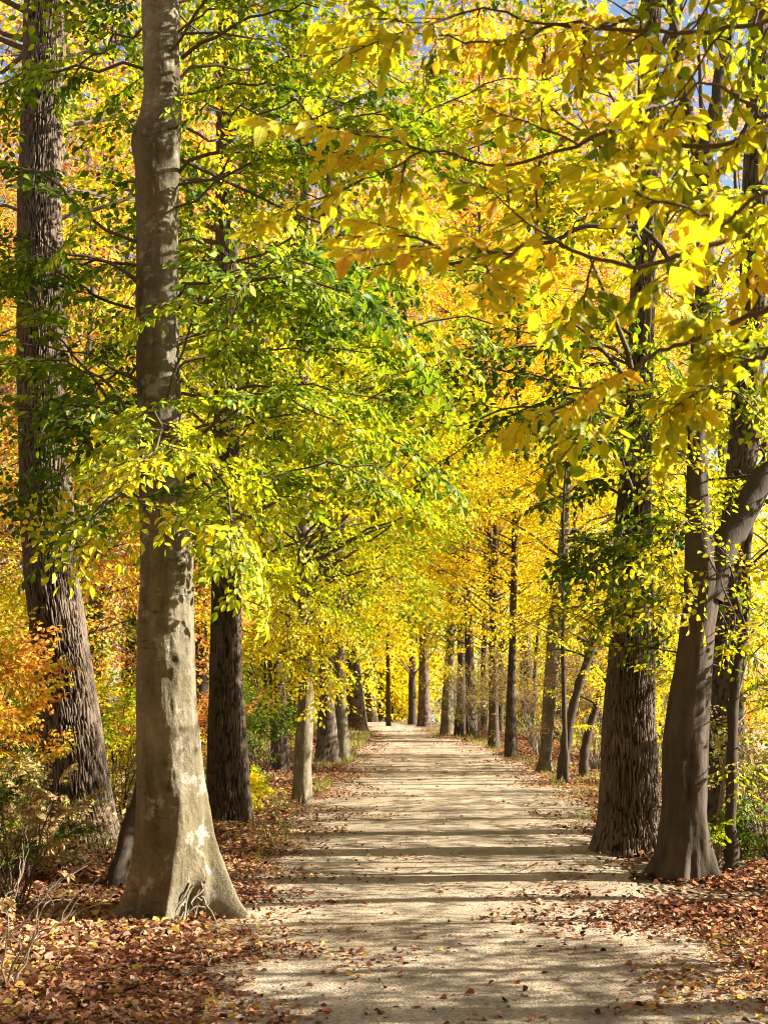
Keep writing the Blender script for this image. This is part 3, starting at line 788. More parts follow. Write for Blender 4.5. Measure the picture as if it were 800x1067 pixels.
# broken stump by the far bend
ts = thing("tree_stump", (P(478, 768, gY(768))[0], gY(768), 0), "short dark broken stump among the far right trunks", "stump")
cS, rS = trunk_rings([(736, 475, 482), (750, 474, 482), (768, 473, 483)], gY(768), 0)
trunk_mesh(ts, cS, rS, 'oak', M_DARK, 32, 0.06, [], 0.2, 77, (), 12, 0.05, 0.2)

Yf = gY(805)
tree("beech_tree", "pale trunk with a sunlit left stem beside the leaning twin trunks on the right", [(600, 579, 592), (641, 572, 588), (720, 566, 580), (790, 562, 574), (805, 560, 576)], Yf, 'smooth', M_BEECH,
     [dict(c=(4.4, Yf, 6.4), r=(2.2, 2.2, 3.2), n=190, zmin=3.4)], 'yellow', 81, tone=0.4, extend=2.6, top_ratio=.4)
Yg = gY(818)
def thin_tree(name, label, pts, Y, seed, r0, r1, m_, pal='lime', leaves=0, tone=0.5, tpls=SPRAYS_OPEN, cat="tree", end_sprays=(), group=None):
    """A thin bent tree: its stem follows pixel points (px, py) from the foot up."""
    w = np.array([P(a, b, Y) for a, b in pts])
    g = gz(w[0, 0], Y); w[0, 2] = g - 0.05
    k = np.linspace(0, 1, len(w)); kk = np.linspace(0, 1, 40)
    ker = np.array([1, 2, 3, 2, 1]) / 9
    c = np.stack([np.convolve(np.pad(np.interp(kk, k, w[:, i]), 2, mode='edge'), ker, 'valid') for i in range(3)], 1)
    r = rs(seed)
    c[:, :2] += np.cumsum(r.normal(0, 0.004, (40, 2)), 0)
    c[:, 1] += np.linspace(0, 1, 40) * r.normal(0, 0.4)
    t = thing(name, (float(w[0, 0]), Y, g), label, cat, group)
    mb = MB()
    rad = np.linspace(r0, r1, 40) * (1 + 0.6 * np.exp(-np.arange(40) / 2.0)) * (1 + 0.12 * r.normal(0, 1, 40))
    tube(mb, c, rad, 12, 0, 0.5)
    LV = Leaves()
    for i in range(leaves):
        a = c[r.integers(14, 40)]
        az = r.uniform(0, 6.28)
        q = a + np.array([math.cos(az), math.sin(az), r.uniform(-0.1, 0.6)]) * r.uniform(0.4, 1.6)
        tube(mb, curve(a, q, 0.1, 6, 0.06, seed * 7 + i), np.linspace(0.35 * r1 + .004, 0.004, 6), 5, 0)
        for u in (0.6, 1.0):
            place_spray(LV, mb, tpls[r.integers(len(tpls))], a + (q - a) * u, q - a + r.normal(0, 0.3, 3), r.uniform(0.4, 0.8), r.normal(0, 0.4), r, np.clip(tone + r.normal(0, 0.2), 0, 1))
    mb.build("trunk", [m_], t)
    if LV.count():
        LV.build("crown", M_LEAF[pal], t, LEAF6, (0.3, 2.2), seed)
    return t
thin_tree("slender_tree", "thin dark upright sapling in front of the pale sunlit trunk on the right", [(590, 820), (588, 740), (586, 660), (585, 600), (586, 540), (588, 480)], Yg, 91, 0.05, 0.022, M_DARK, 'yellow', 16, 0.4)
thin_tree("slender_tree", "longer of two leaning twin trunks, tilting right from the path edge", [(585, 815), (592, 760), (604, 712), (618, 670), (634, 636), (652, 590), (668, 530)], gY(815), 92, 0.10, 0.055, M_DARK, 'lime', 14, 0.6)
thin_tree("slender_tree", "shorter bowed twin trunk, curving up beside the big furrowed oak on the right", [(607, 812), (608, 780), (616, 745), (628, 710), (640, 680), (655, 640), (664, 600)], gY(812), 93, 0.085, 0.05, M_DARK, 'lime', 10, 0.6)

# big furrowed oak at the right edge of the path
Y8 = gY(888)
def oak8(t, LV, at, rad):
    r = rs(808)
    for i, (z, px, py, dY, sz) in enumerate([(4.7, 400, 405, -.6, .8), (4.5, 450, 450, -.9, .8), (5.2, 500, 380, -1.0, .8), (4.3, 560, 430, -1.4, .8), (5.0, 590, 400, -.3, .7), (4.0, 600, 470, -.8, .8),
                                         (3.2, 600, 600, -1.0, .7), (3.3, 640, 580, -1.5, .7), (3.0, 690, 600, -1.4, .7), (2.9, 650, 630, -1.3, .6), (3.1, 600, 570, -.5, .6), (3.6, 690, 540, -1.2, .7), (2.8, 680, 640, -.9, .5),
                                         (3.9, 640, 455, -1.5, .8), (4.1, 690, 450, -1.3, .8), (4.6, 640, 400, -1.4, .8), (5.3, 690, 380, -.5, .8), (3.4, 620, 620, -1.3, .5), (3.7, 585, 520, -.9, .6), (4.9, 480, 470, -.2, .8), (5.2, 430, 380, .4, .8), (5.5, 560, 340, -.3, .8)]):
        limb(t, LV, at(z), P(px, py, Y8 + dY), 0.22, 0.02, 8100 + i, SPRAYS_BROAD, 0.25 if px < 620 else 0.4, 0.2, 0.34, (0.7 * sz, 1.1 * sz), 0.3)
tree("oak_tree", "massive furrowed oak rising from a flared base at the right edge of the path",
     [(0, 668, 688), (200, 662, 684), (350, 656, 680), (430, 653, 679), (500, 646, 677), (550, 641, 678), (658, 637, 680), (756, 629, 682), (853, 626, 685), (875, 622, 687), (889, 618, 688)], Y8, 'oak', M_OAK,
     [dict(c=(3.0, 11.0, 8.4), r=(2.2, 1.6, 2.6), n=80, zmin=5.6, tone=.75), dict(c=(2.45, 10.3, 5.6), r=(1.2, .7, 1.9), n=46, zmin=4.1, tone=.7, tpls=SPRAYS_BROAD, scale=(.5, .8))], 'oak', 88, sides=420, dz=0.018, extend=3, flare=0.06, ridges=64, depth=0.034, shape=LEAF6, more=oak8,
     roots=[(math.pi, 0.03, 0.4), (0.1, 0.03, 0.4), (-1.6, 0.08, 0.3), (-2.4, 0.08, 0.3), (1.5, .1, .3)])

# forked dark tree in front of it
Y9 = gY(916)
def fork9(t, LV, at, rad):
    def stem(pts, r0, r1, seed, name="branch", parent=None):
        w = np.array([P(a, b, Y9 + dy) for a, b, dy in pts])
        k = np.linspace(0, 1, len(w)); kk = np.linspace(0, 1, 36)
        c = np.stack([np.interp(kk, k, w[:, i]) for i in range(3)], 1)
        ker = np.array([1, 2, 3, 2, 1]) / 9
        c = np.stack([np.convolve(np.pad(c[:, i], 2, mode='reflect', reflect_type='odd'), ker, 'valid') for i in range(3)], 1)
        c += np.cumsum(rs(seed).normal(0, 0.006, c.shape), 0)
        mb = MB(); tube(mb, c, np.linspace(r0, r1, 36), 16, 0, 0.5)
        return mb.build(name, M_DARK, parent or t)
    stem([(736, 625, 0), (752, 580, 0), (768, 552, .1), (786, 515, .2), (806, 480, .3), (840, 430, .5), (880, 360, .6)], 0.15, 0.085, 1)
    s = stem([(735, 200, 0), (738, 150, 0), (750, 110, 0), (760, 60, 0.1), (772, 20, 0.2), (788, -30, .3)], 0.075, 0.05, 2)
    stem([(735, 210, 0), (722, 150, .2), (711, 90, .3), (706, 40, .4), (700, -30, .5)], 0.07, 0.05, 3)
    stem([(742, 150, 0), (750, 95, .1), (757, 40, .2), (765, -20, .3)], 0.035, 0.025, 4)
    stem([(760, 40, 0), (738, 36, .1), (716, 42, .2), (690, 52, .1), (650, 60, 0)], 0.035, 0.014, 5)
    stem([(772, 20, 0.2), (790, 14, .2), (812, 8, .2)], 0.04, 0.025, 6)
    stem([(740, 190, 0), (755, 172, -.1), (770, 152, -.2), (785, 125, -.3), (800, 90, -.4)], 0.03, 0.02, 7)
    # the bare kinked bough over the middle of the path
    bough = stem([(728, 330, -.2), (700, 270, -.4), (668, 232, -.6), (640, 243, -.7), (618, 236, -.8), (592, 243, -.8), (575, 255, -.8), (535, 259, -.8), (505, 266, -.8), (482, 275, -.8), (455, 276, -.8)], 0.026, 0.013, 8)
    stem([(640, 243, -.7), (634, 225, -.7), (631, 208, -.7), (636, 190, -.6)], 0.012, 0.006, 9, 'twig', bough)
    stem([(590, 243, -.8), (606, 225, -.8), (616, 206, -.9)], 0.009, 0.004, 10, 'twig', bough)
    for i, (z, px, py, dY) in enumerate([(2.9, 770, 650, -.6), (3.0, 700, 560, -.6), (3.6, 690, 480, -.6), (4.2, 780, 420, -.5), (4.4, 690, 410, -.4), (5.0, 790, 330, -.5), (5.2, 700, 330, .5)]):
        limb(t, LV, at(z), P(px, py, Y9 + dY), 0.15, 0.014, 9100 + i, SPRAYS_OPEN, 0.45, 0.25, 0.3, (0.45, 0.8), 0.3)
tree("beech_tree", "dark smooth tree forking at head height beside the furrowed oak on the right",
     [(190, 727, 745), (240, 726, 744), (300, 724, 743), (350, 720, 739), (400, 719, 736), (480, 716, 735), (550, 714, 740), (600, 713, 751), (658, 708, 744), (756, 692, 736), (853, 690, 733), (887, 687, 736), (918, 682, 741)], Y9, 'smooth', M_DARK,
     [], 'lime', 99, sides=140, dz=0.03, extend=0, flare=0.0, depth=0.03, flute=0.5, shape=LEAF6, more=fork9, roots=[(-0.5, 0.10, 0.25), (-2.3, 0.07, 0.3), (-1.5, .08, .25), (3.0, .04, .3), (1.3, .15, .3)])

# right bank behind the forked tree
tree("oak_tree", "dark trunk right behind the forked tree, its top leaning out of the picture", [(250, 772, 802), (337, 770, 799), (500, 756, 786), (690, 738, 773), (836, 733, 775), (850, 731, 777)], 13.6, 'oak', M_DARK,
     [dict(c=(5.6, 14.4, 4.9), r=(2.0, 2.0, 1.7), n=60, zmin=2.8, tpls=SPRAYS_MID, scale=(.6, 1))], 'lime', 101, sides=90, dz=0.05, extend=4, tone=0.5)
thin_tree("slender_tree", "slender bent stem with small round leaves at the right picture edge", [(761, 905), (764, 850), (768, 756), (774, 690), (784, 655), (788, 620), (789, 580), (797, 530), (806, 480)], 10.3, 102, 0.055, 0.03, M_DARK, 'lime', 16, 0.5)
thin_tree("slender_tree", "thin pale sapling stem between the forked tree and the slender bent stem", [(744, 905), (748, 860), (757, 800), (764, 740), (776, 690), (770, 640), (760, 600)], 10.9, 103, 0.03, 0.012, M_DRYTWIG, 'lime', 14, 0.65)

# ------------------------------------------------------------------ tree whose boughs hang in from the right, close to the camera
def overhang():
    x0, y0 = 2.6, 3.3
    t = thing("beech_tree", (x0, y0, gz(x0, y0)), "near tree with large yellow leaves hanging in from the upper right", "tree")
    c = np.array([[x0, y0, gz(x0, y0) - .1], [x0, y0, 1.5], [x0 + .05, y0, 4], [x0 + .1, y0 + .1, 7.5]]); r = np.array([.2, .16, .12, .07])
    _, at, rad = trunk_mesh(t, c, r, 'smooth', M_BEECH, 48, 0.05, [(0, .1, .4), (2, .1, .4), (4, .1, .4)], .25, 111)
    LV = Leaves()
    r2 = rs(121)
    for i, (z, pts, tone, size, gap, start) in enumerate([
        (3.7, [(850, 20, 3.0), (720, 55, 3.0), (590, 45, 3.2), (500, 75, 3.3), (430, 60, 3.4)], .5, .5, .105, .34),
        (3.4, [(850, 130, 2.9), (740, 165, 2.9), (640, 150, 3.0), (550, 185, 3.1), (460, 160, 3.2), (400, 185, 3.3)], .55, .5, .10, .34),
        (3.1, [(850, 230, 2.8), (740, 250, 2.8), (650, 285, 2.8), (560, 250, 2.9), (500, 285, 3.0), (450, 250, 3.1)], .6, .45, .11, .36),
        (2.8, [(850, 300, 2.7), (760, 335, 2.7), (690, 350, 2.7), (640, 385, 2.8), (600, 400, 2.9)], .5, .34, .10, .36),
        (2.6, [(860, 380, 2.6), (790, 400, 2.6), (755, 420, 2.8), (735, 455, 2.9)], .4, .3, .10, .45),
        (3.9, [(820, -60, 3.1), (700, -10, 3.1), (610, 15, 3.2), (520, -10, 3.3), (420, 10, 3.5)], .5, .5, .11, .34),
        (3.6, [(860, 80, 2.7), (790, 110, 2.7), (740, 90, 2.8), (690, 115, 2.8)], .42, .4, .12, .45),
        (3.0, [(870, 190, 2.5), (800, 215, 2.5), (750, 260, 2.6), (715, 250, 2.6)], .5, .36, .12, .45)]):
        w = np.array([at(z)] + [P(a, b, y_) for a, b, y_ in pts])
        k = np.linspace(0, 1, len(w)); kk = np.linspace(0, 1, 40)
        c = np.stack([np.interp(kk, k, w[:, j]) for j in range(3)], 1)
        ker = np.array([1, 2, 3, 2, 1]) / 9
        c = np.stack([np.convolve(np.pad(c[:, j], 2, mode='reflect', reflect_type='odd'), ker, 'valid') for j in range(3)], 1)
        c += np.cumsum(r2.normal(0, .006, c.shape), 0)
        mb = MB(); tube(mb, c, np.linspace(.010, .0025, 40), 8, 0, .5)
        seg = np.concatenate([[0], np.cumsum(np.linalg.norm(np.diff(c, axis=0), axis=1))])
        q = seg[-1] * start; n = 0
        while q < seg[-1]:
            p = np.array([np.interp(q, seg, c[:, j]) for j in range(3)]); p2 = np.array([np.interp(min(q + .06, seg[-1] + .0), seg, c[:, j]) for j in range(3)])
            d = unit(p2 - p + np.array([-1e-4, 0, 0])); sd = unit(np.cross([0, 0, 1.0], d))
            a = r2.uniform(-.9, .9) + (math.pi if n % 2 else 0)
            dd = d * r2.uniform(.25, .8) + sd * math.cos(a) * .8 + np.array([0, 0, 1.0]) * (math.sin(a) * .55 - .12)
            if r2.random() < .6:
                place_spray(LV, mb, SPRAYS_NEAR[r2.integers(10)], p, dd, size * r2.uniform(.4, 1.1), r2.normal(0, .6), r2, np.clip(tone + r2.normal(0, .18), 0, 1), .6)
            q += gap * r2.uniform(.6, 1.5); n += 1
        place_spray(LV, mb, SPRAYS_NEAR[r2.integers(10)], c[-1], c[-1] - c[-3], size * .8, r2.normal(0, .4), r2, tone, .35)
        mb.build("branch", M_TWIG, t)
    LV.build("crown", M_LEAF['near'], t, LEAF_FINE, (0.2, 2.6), 3, keep=lambda p: np.linalg.norm(p - np.array([0, 0, CAM_H]), axis=1) > 1.7)
overhang()

# ------------------------------------------------------------------ trees of the woods on both sides
def wood_tree(name, label, x, y, top, r0, crowns, pal, seed, m_=None, tpls=None, tone=0.5, sd=0.25, lean=(0, 0), shape=LEAF4, group=None):
    g = gz(x, y)
    t = thing(name, (x, y, g), label, "tree", group)
    r = rs(seed)
    n = 26
    k = np.linspace(0, 1, n)
    c = np.stack([x + lean[0] * k + np.cumsum(r.normal(0, 0.035, n)), y + lean[1] * k + np.cumsum(r.normal(0, 0.035, n)), g - 0.1 + (top - g) * k], 1)
    rad = r0 * (1 - 0.8 * k) * (1 + 0.5 * np.exp(-k * 30))
    mb = MB(); tube(mb, c, rad, 12, 0, 0.5)
    at = lambda z: np.array([np.interp(z, c[:, 2], c[:, 0]), np.interp(z, c[:, 2], c[:, 1]), z])
    rd = lambda z: float(np.interp(z, c[:, 2], rad))
    LV = Leaves()
    for i, (cz, rx, rz, nn, sc) in enumerate(crowns):
        fill_crown(LV, mb, at, rd, at(cz), (rx, rx, rz), nn, tpls or SPRAYS_MID, tone, sd, seed * 3 + i, sc, zmin=cz - rz * 0.95, every=5, inner=0.25, spread=0.9 if pal in ('orange', 'pink') else 0.5)
    mb.build("trunk", [m_ or M_DARK, M_TWIG], t)
    LV.build("crown", M_LEAF[pal], t, shape, (0.3, 2.2), seed)
    return t

for i, (nm, label, x, y, top, r0, cr, pal, tone, tp) in enumerate([
    # left of the path
    ("maple_tree", "orange maple filling the gap between the leaning oak and the beech", -5.4, 19.5, 11, .13, [(6.2, 3.0, 5.0, 330, (.8, 1.2))], 'orange', .35, SPRAYS_MID),
    ("maple_tree", "orange maple at the left picture edge behind the leaning oak", -9.0, 22, 13, .18, [(7.5, 4.0, 6.0, 360, (.9, 1.4))], 'orange', .3, SPRAYS_MID),
    ("maple_tree", "tall russet pink tree high behind the leaning oak's top", -8.6, 33, 24, .25, [(15.5, 5.0, 9, 420, (.9, 1.4))], 'pink', .35, SPRAYS_FAR),
    ("maple_tree", "golden tree deep in the left woods beyond the orange maples", -13, 33, 18, .25, [(9, 5.5, 8, 380, (1., 1.6))], 'gold', .5, SPRAYS_FAR),
    ("beech_tree", "yellow green tree seen just right of the beech's trunk among farther woods", -4.6, 29, 15, .2, [(8, 3.6, 6.5, 380, (.9, 1.4))], 'lime', .28, SPRAYS_MID),
    ("maple_tree", "tall pale orange tree showing between the beech's upper leaves", -6.2, 43, 27, .3, [(17, 5.5, 10, 420, (1., 1.7))], 'pink', .2, SPRAYS_FAR),
    ("maple_tree", "tall faded russet tree top in the upper middle under blue sky gaps", -2.4, 52, 30, .3, [(20, 5.5, 10, 360, (1.1, 1.8))], 'pink', .3, SPRAYS_FAR),
    ("maple_tree", "yellow tree deep in the woods at the far left", -18, 47, 22, .3, [(10, 7, 9.5, 420, (1.2, 1.9))], 'yellow', .5, SPRAYS_FAR),
    ("beech_tree", "low yellow green sapling crown behind the foot of the beech", -6.3, 16.5, 5.0, .06, [(2.6, 1.9, 2.0, 120, (.6, 1.))], 'lime', .6, SPRAYS_OPEN),
    ("maple_tree", "bushy orange brown young tree left of the dark furrowed oak", -4.3, 21.5, 6.5, .07, [(3.2, 2.0, 2.9, 170, (.7, 1.1))], 'orange', .5, SPRAYS_MID),
    ("beech_tree", "yellow young tree low behind the slender lime-leaved beech", -3.6, 33, 9, .1, [(4.4, 3.0, 4.0, 260, (.9, 1.3))], 'lime', .4, SPRAYS_MID),
    # right of the path and round the bend
    ("maple_tree", "tall golden maple rising over the middle of the path", 3.6, 37, 24, .15, [(13, 4.8, 9.0, 1200, (.9, 1.5))], 'gold', .32, SPRAYS_MID),
    ("maple_tree", "golden maple behind the bare kinked bough on the right", 6.8, 31, 19, .14, [(10.0, 3.6, 7.0, 850, (.9, 1.4))], 'gold', .38, SPRAYS_MID),
    ("beech_tree", "lime yellow tree behind the leaning twin trunks", 6.2, 26, 9, .12, [(4.8, 2.4, 3.8, 200, (.8, 1.2))], 'lime', .75, SPRAYS_MID),
    ("beech_tree", "bright yellow tree farther along the right side of the path", 5.2, 50, 16, .15, [(7.6, 4.2, 6.6, 360, (1., 1.6))], 'lime', .65, SPRAYS_FAR),
    ("beech_tree", "yellow tree closing the view where the path bends away", -0.2, 82, 22, .3, [(11.5, 6.5, 9.5, 380, (1.3, 2.1))], 'yellow', .5, SPRAYS_FAR),
    ("beech_tree", "golden yellow tree beyond the lone sapling", 4.5, 74, 24, .3, [(12.5, 6.0, 10, 380, (1.3, 2.1))], 'gold', .35, SPRAYS_FAR),
    ("beech_tree", "pale yellow tree seen far between the left trunks", -6, 66, 24, .3, [(12, 6.0, 10, 380, (1.3, 2.)),], 'yellow', .5, SPRAYS_FAR),
    ("maple_tree", "huge orange tree far behind the left trunks", -11, 41, 31, .35, [(16, 6.0, 14, 560, (1.1, 1.8))], 'orange', .25, SPRAYS_FAR),
    ("maple_tree", "huge pinkish orange tree deepest in the upper left woods", -17, 53, 36, .4, [(19, 7.0, 17, 620, (1.3, 2.1))], 'pink', .25, SPRAYS_FAR),
    ("maple_tree", "huge golden tree beyond the russet crowns left of the path", -8.5, 58, 36, .4, [(19, 6.5, 16, 600, (1.3, 2.1))], 'gold', .5, SPRAYS_FAR),
    ("maple_tree", "towering golden tree straight ahead above the path", 3.7, 47, 35, .2, [(20.5, 5.5, 14, 760, (1.2, 2.0))], 'gold', .5, SPRAYS_FAR),
    ("maple_tree", "towering deep gold tree ahead, right of the path", 7.2, 56, 30, .35, [(16.5, 5.5, 13, 620, (1.2, 1.9))], 'gold', .65, SPRAYS_FAR),
    ("beech_tree", "broad yellow tree on the river side of the path bend", 11.5, 47, 21, .3, [(10.5, 5.0, 9.5, 480, (1.1, 1.7))], 'yellow', .5, SPRAYS_FAR),
    ("maple_tree", "orange tree at the far left edge deep in the woods", -21, 39, 26, .35, [(13, 6.5, 12, 520, (1.2, 1.8))], 'orange', .3, SPRAYS_FAR),
    ("beech_tree", "lime yellow tree with low boughs over the middle of the path", -1.7, 41, 15, .14, [(8.8, 3.2, 5.2, 380, (.9, 1.4))], 'lime', .5, SPRAYS_MID),
    ("beech_tree", "dark green thicket tree at the very end of the path", -1.6, 92, 8, .2, [(3.6, 5.5, 4.2, 260, (1.2, 1.9))], 'green', .35, SPRAYS_FAR),
    ("beech_tree", "yellow green tree behind the forked tree's right arm", 5.6, 15.2, 10, .1, [(5.6, 2.2, 4.0, 200, (.7, 1.1))], 'lime', .6, SPRAYS_MID),
    ("maple_tree", "tall amber tree over the right side of the path, its top against the sky", 6.6, 43, 37, .4, [(23, 5.0, 13, 560, (1.1, 1.8))], 'gold', .8, SPRAYS_FAR),
    ("maple_tree", "tall russet pink tree at the upper right behind the amber tree", 13, 50, 38, .4, [(24, 6.0, 13, 420, (1.2, 1.9))], 'pink', .25, SPRAYS_FAR),
    ("maple_tree", "tall orange tree at the top of the picture left of the middle", -3.4, 44, 35, .4, [(23, 5.0, 12, 560, (1.1, 1.8))], 'orange', .35, SPRAYS_FAR),
    ("maple_tree", "tall amber tree between the leaning oak and the beech, deep in the woods", -10.5, 47, 36, .4, [(24, 5.0, 12, 480, (1.1, 1.8))], 'pink', .15, SPRAYS_FAR),
    ("maple_tree", "tall orange tree filling the upper left corner beyond the leaning oak", -15.5, 39, 38, .35, [(24, 5.0, 12.5, 560, (1.1, 1.8))], 'orange', .35, SPRAYS_FAR),
    ("maple_tree", "tall gold and orange tree high at the top of the picture right of the path", 3.9, 57, 45, .2, [(33, 6.5, 11, 460, (1.2, 1.9))], 'gold', .75, SPRAYS_FAR),
    ("beech_tree", "low lime green sapling behind the slender bent stem at the right edge", 6.6, 16.5, 5.5, .06, [(3.0, 1.7, 2.2, 130, (.6, 1.))], 'lime', .55, SPRAYS_OPEN),
    ("maple_tree", "thin crowned russet tree high at the upper right against blue sky", 8.4, 27, 20, .2, [(13.5, 3.4, 5.5, 150, (.8, 1.3))], 'pink', .25, SPRAYS_MID),
    ("beech_tree", "yellow tree low on the river bank at the right edge", 10.5, 29, 8, .12, [(3.6, 2.8, 3.6, 170, (.9, 1.3))], 'yellow', .6, SPRAYS_MID),
    ]):
    wood_tree(nm, label, x, y, top, r0, cr, pal, 3000 + i * 17, tpls=tp, tone=tone)

# unseen trees added outside the right edge to shade the path and left beech
for i, (nm, label, x, y, top, r0, cr, pal) in enumerate([
    ("beech_tree", "slim beech just outside the right edge of the picture", 6.2, 6.3, 8, .14, [(3.5, 1.9, 1.0, 84, (.6, 1.0))], 'lime'),
    ("beech_tree", "stouter beech farther down the bank outside the right edge", 8.8, 9.4, 12, .14, [(10.7, 1.9, 1.9, 70, (.7, 1.1))], 'yellow'),
    ("beech_tree", "slim beech nearest the camera outside the right edge", 5.6, 5.6, 8, .13, [(3.4, 1.6, 1.0, 40, (.6, 1.))], 'lime'),
    ("beech_tree", "small low crowned beech between the two slim beeches outside the right edge", 6.3, 7.2, 6, .08, [(3.4, 1.25, .9, 62, (.5, .9))], 'lime'),
    ("beech_tree", "small flat crowned beech just short of the stouter beech outside the right edge", 6.5, 8.6, 5, .08, [(3.2, 1.1, .6, 46, (.5, .9))], 'yellow'),
    ("beech_tree", "thin beech on the bank outside the picture, level with the forked tree", 8.4, 12.6, 9, .12, [(4.4, 1.9, 0.9, 66, (.6, 1.))], 'yellow')]):
    wood_tree(nm, label, x, y, top, r0, cr, pal, 3600 + i, tpls=SPRAYS_MID)
# slim stems on the bank, between the right hand trunks and the river
for i, (x, y, top, r0) in enumerate([(5.7, 18.6, 8, .06), (6.3, 21.2, 9, .07), (7.3, 24.6, 9, .08), (5.6, 28.5, 9, .07), (6.4, 35, 10, .09), (5.1, 39, 10, .09), (6.6, 14.2, 8, .06), (7.2, 12.4, 8, .07), (6.2, 11.3, 7, .05), (7.0, 16.6, 8, .06), (8.4, 19.5, 9, .07)]):  # stems past the right edge are added to band the path with shade
    wood_tree("slender_tree", "thin bare stemmed sapling on the bank between the right hand trunks and the river", x, y, top, r0, [(top * .68, 1.3, 1.6, 26, (.6, 1.))], 'lime', 3700 + i, tpls=SPRAYS_MID, tone=.6, lean=(((i * 37) % 11 - 5) * .16, 0), group="thin saplings on the river bank")

# ------------------------------------------------------------------ the far wood and added sky-blocking trees, one mass
def far_wood():
    r = rs(77)
    mb = MB()
    mats = [M_DARK, M_LEAF['yellow'], M_LEAF['gold'], M_LEAF['orange'], M_LEAF['pink'], M_LEAF['lime']]
    LVs = [Leaves() for _ in range(5)]
    spots = []
    for k in range(52):
        spots.append((r.uniform(-62, 42), r.uniform(92, 135), r.uniform(15, 27)))
    for k in range(34):
        spots.append((r.uniform(-40, 30), r.uniform(84, 98), r.uniform(6, 13)))
    for k in range(16):
        spots.append((r.uniform(-7, 13), r.uniform(80, 92), r.uniform(5, 9)))
    for k in range(30):
        spots.append((r.uniform(-48, -20), r.uniform(24, 92), r.uniform(13, 22)))
    for k in range(26):
        spots.append((r.uniform(63, 85), r.uniform(20, 140), r.uniform(9, 16)))
    for k in range(26):  # unseen trees behind the camera, added to cut the sky light
        spots.append((r.uniform(-26, 20), r.uniform(-34, -12), r.uniform(12, 20)))
    for k in range(22):  # closer unseen crowns behind the camera, added to block more sky
        spots.append((r.choice([-1, 1]) * r.uniform(2.2, 10) + .3, r.uniform(-11, -2.5), r.uniform(9, 15)))
    for k in range(16):  # unseen trees out to the left, also added against sky light
        spots.append((r.uniform(-24, -9), r.uniform(-10, 10), r.uniform(10, 18)))
    for x, y, h in spots:
        g = gz(x, y)
        tube(mb, [[x, y, g - .1], [x + r.normal(0, .4), y, g + h * .5], [x + r.normal(0, .8), y, g + h * .9]], [.32, .2, .06], 7, 0, .5)
        p = r.choice(5, p=[.34, .24, .16, .12, .14])
        if 78 < y < 100 and abs(x) < 18:
            p = r.choice([0, 4, 4])
        tone = r.uniform(.25, .75)
        for s in range(95):
            d = unit(r.normal(0, 1, 3)); q = r.random()**.4
            c = np.array([x, y, g + h * .52]) + d * q * np.array([h * .22, h * .22, h * .46])
            place_spray(LVs[p], None, SPRAYS_FAR[r.integers(8)], c, np.array([d[0], d[1], r.normal(-.1, .3)]), r.uniform(1.8, 3.0), r.normal(0, .5), r, np.clip(tone + r.normal(0, .2), 0, 1))
    for i, L in enumerate(LVs):
        if L.count():
            L.build("x", None, None, LEAF4, (0.3, 2.2), i, mb=mb, slot=i + 1)
    tag(mb.build("far_wood", mats, smooth=False), "distant autumn wood closing the view on all sides", "wood", kind="stuff")
far_wood()

# ------------------------------------------------------------------ shrubs
def shrub(label, x, y, h, w, stems, pal, per, seed, twig=None, tone=0.5, lean=(0, 0), tpls=None, scale=(0.25, 0.45), name="shrub", r0=0.009, fork=3):
    g = gz(x, y)
    t = thing(name, (x, y, g), label, "shrub")
    r = rs(seed)
    mb = MB(); LV = Leaves()
    for i in range(stems):
        az = r.uniform(0, 6.28)
        p0 = np.array([x, y, g - .03]) + np.array([math.cos(az), math.sin(az), 0]) * w * .12 * r.random()
        p1 = np.array([x + lean[0], y + lean[1], g]) + np.array([math.cos(az) * w * r.uniform(.3, 1), math.sin(az) * w * r.uniform(.3, 1), h * r.uniform(.55, 1.05)])
        c = curve(p0, p1, r.uniform(0, .18) * h, 12, .09, seed * 13 + i)
        tube(mb, c, np.linspace(r0, r0 * .3, 12) * r.uniform(.7, 1.4), 6, 0, .5)
        for f in range(fork):
            k = r.integers(4, 11)
            q = c[k] + unit(c[-1] - c[0]) * r.uniform(.1, .4) * h + r.normal(0, .13, 3) * h
            b = curve(c[k], q, 0.02, 8, .1, seed * 17 + i * 7 + f)
            tube(mb, b, np.linspace(r0 * .55, r0 * .2, 8), 5, 0, .5)
            for u in range(per):
                j = r.integers(2, 8)
                place_spray(LV, None, (tpls or SPRAYS_OPEN)[r.integers(8)], b[j], b[-1] - b[0] + r.normal(0, .25, 3), r.uniform(*scale), r.normal(0, .6), r, np.clip(tone + r.normal(0, .25), 0, 1))
    mb.build("stems" if False else "stem_cluster", [twig or M_TWIG], t)
    if LV.count():
        LV.build("crown", M_LEAF[pal], t, LEAF6, (.3, 2.2), seed)
    return t

def at_px(px, Y):
    return (px - CX) / F_PX * Y * 1.0 / (math.cos(PITCH)) * math.cos(PITCH)

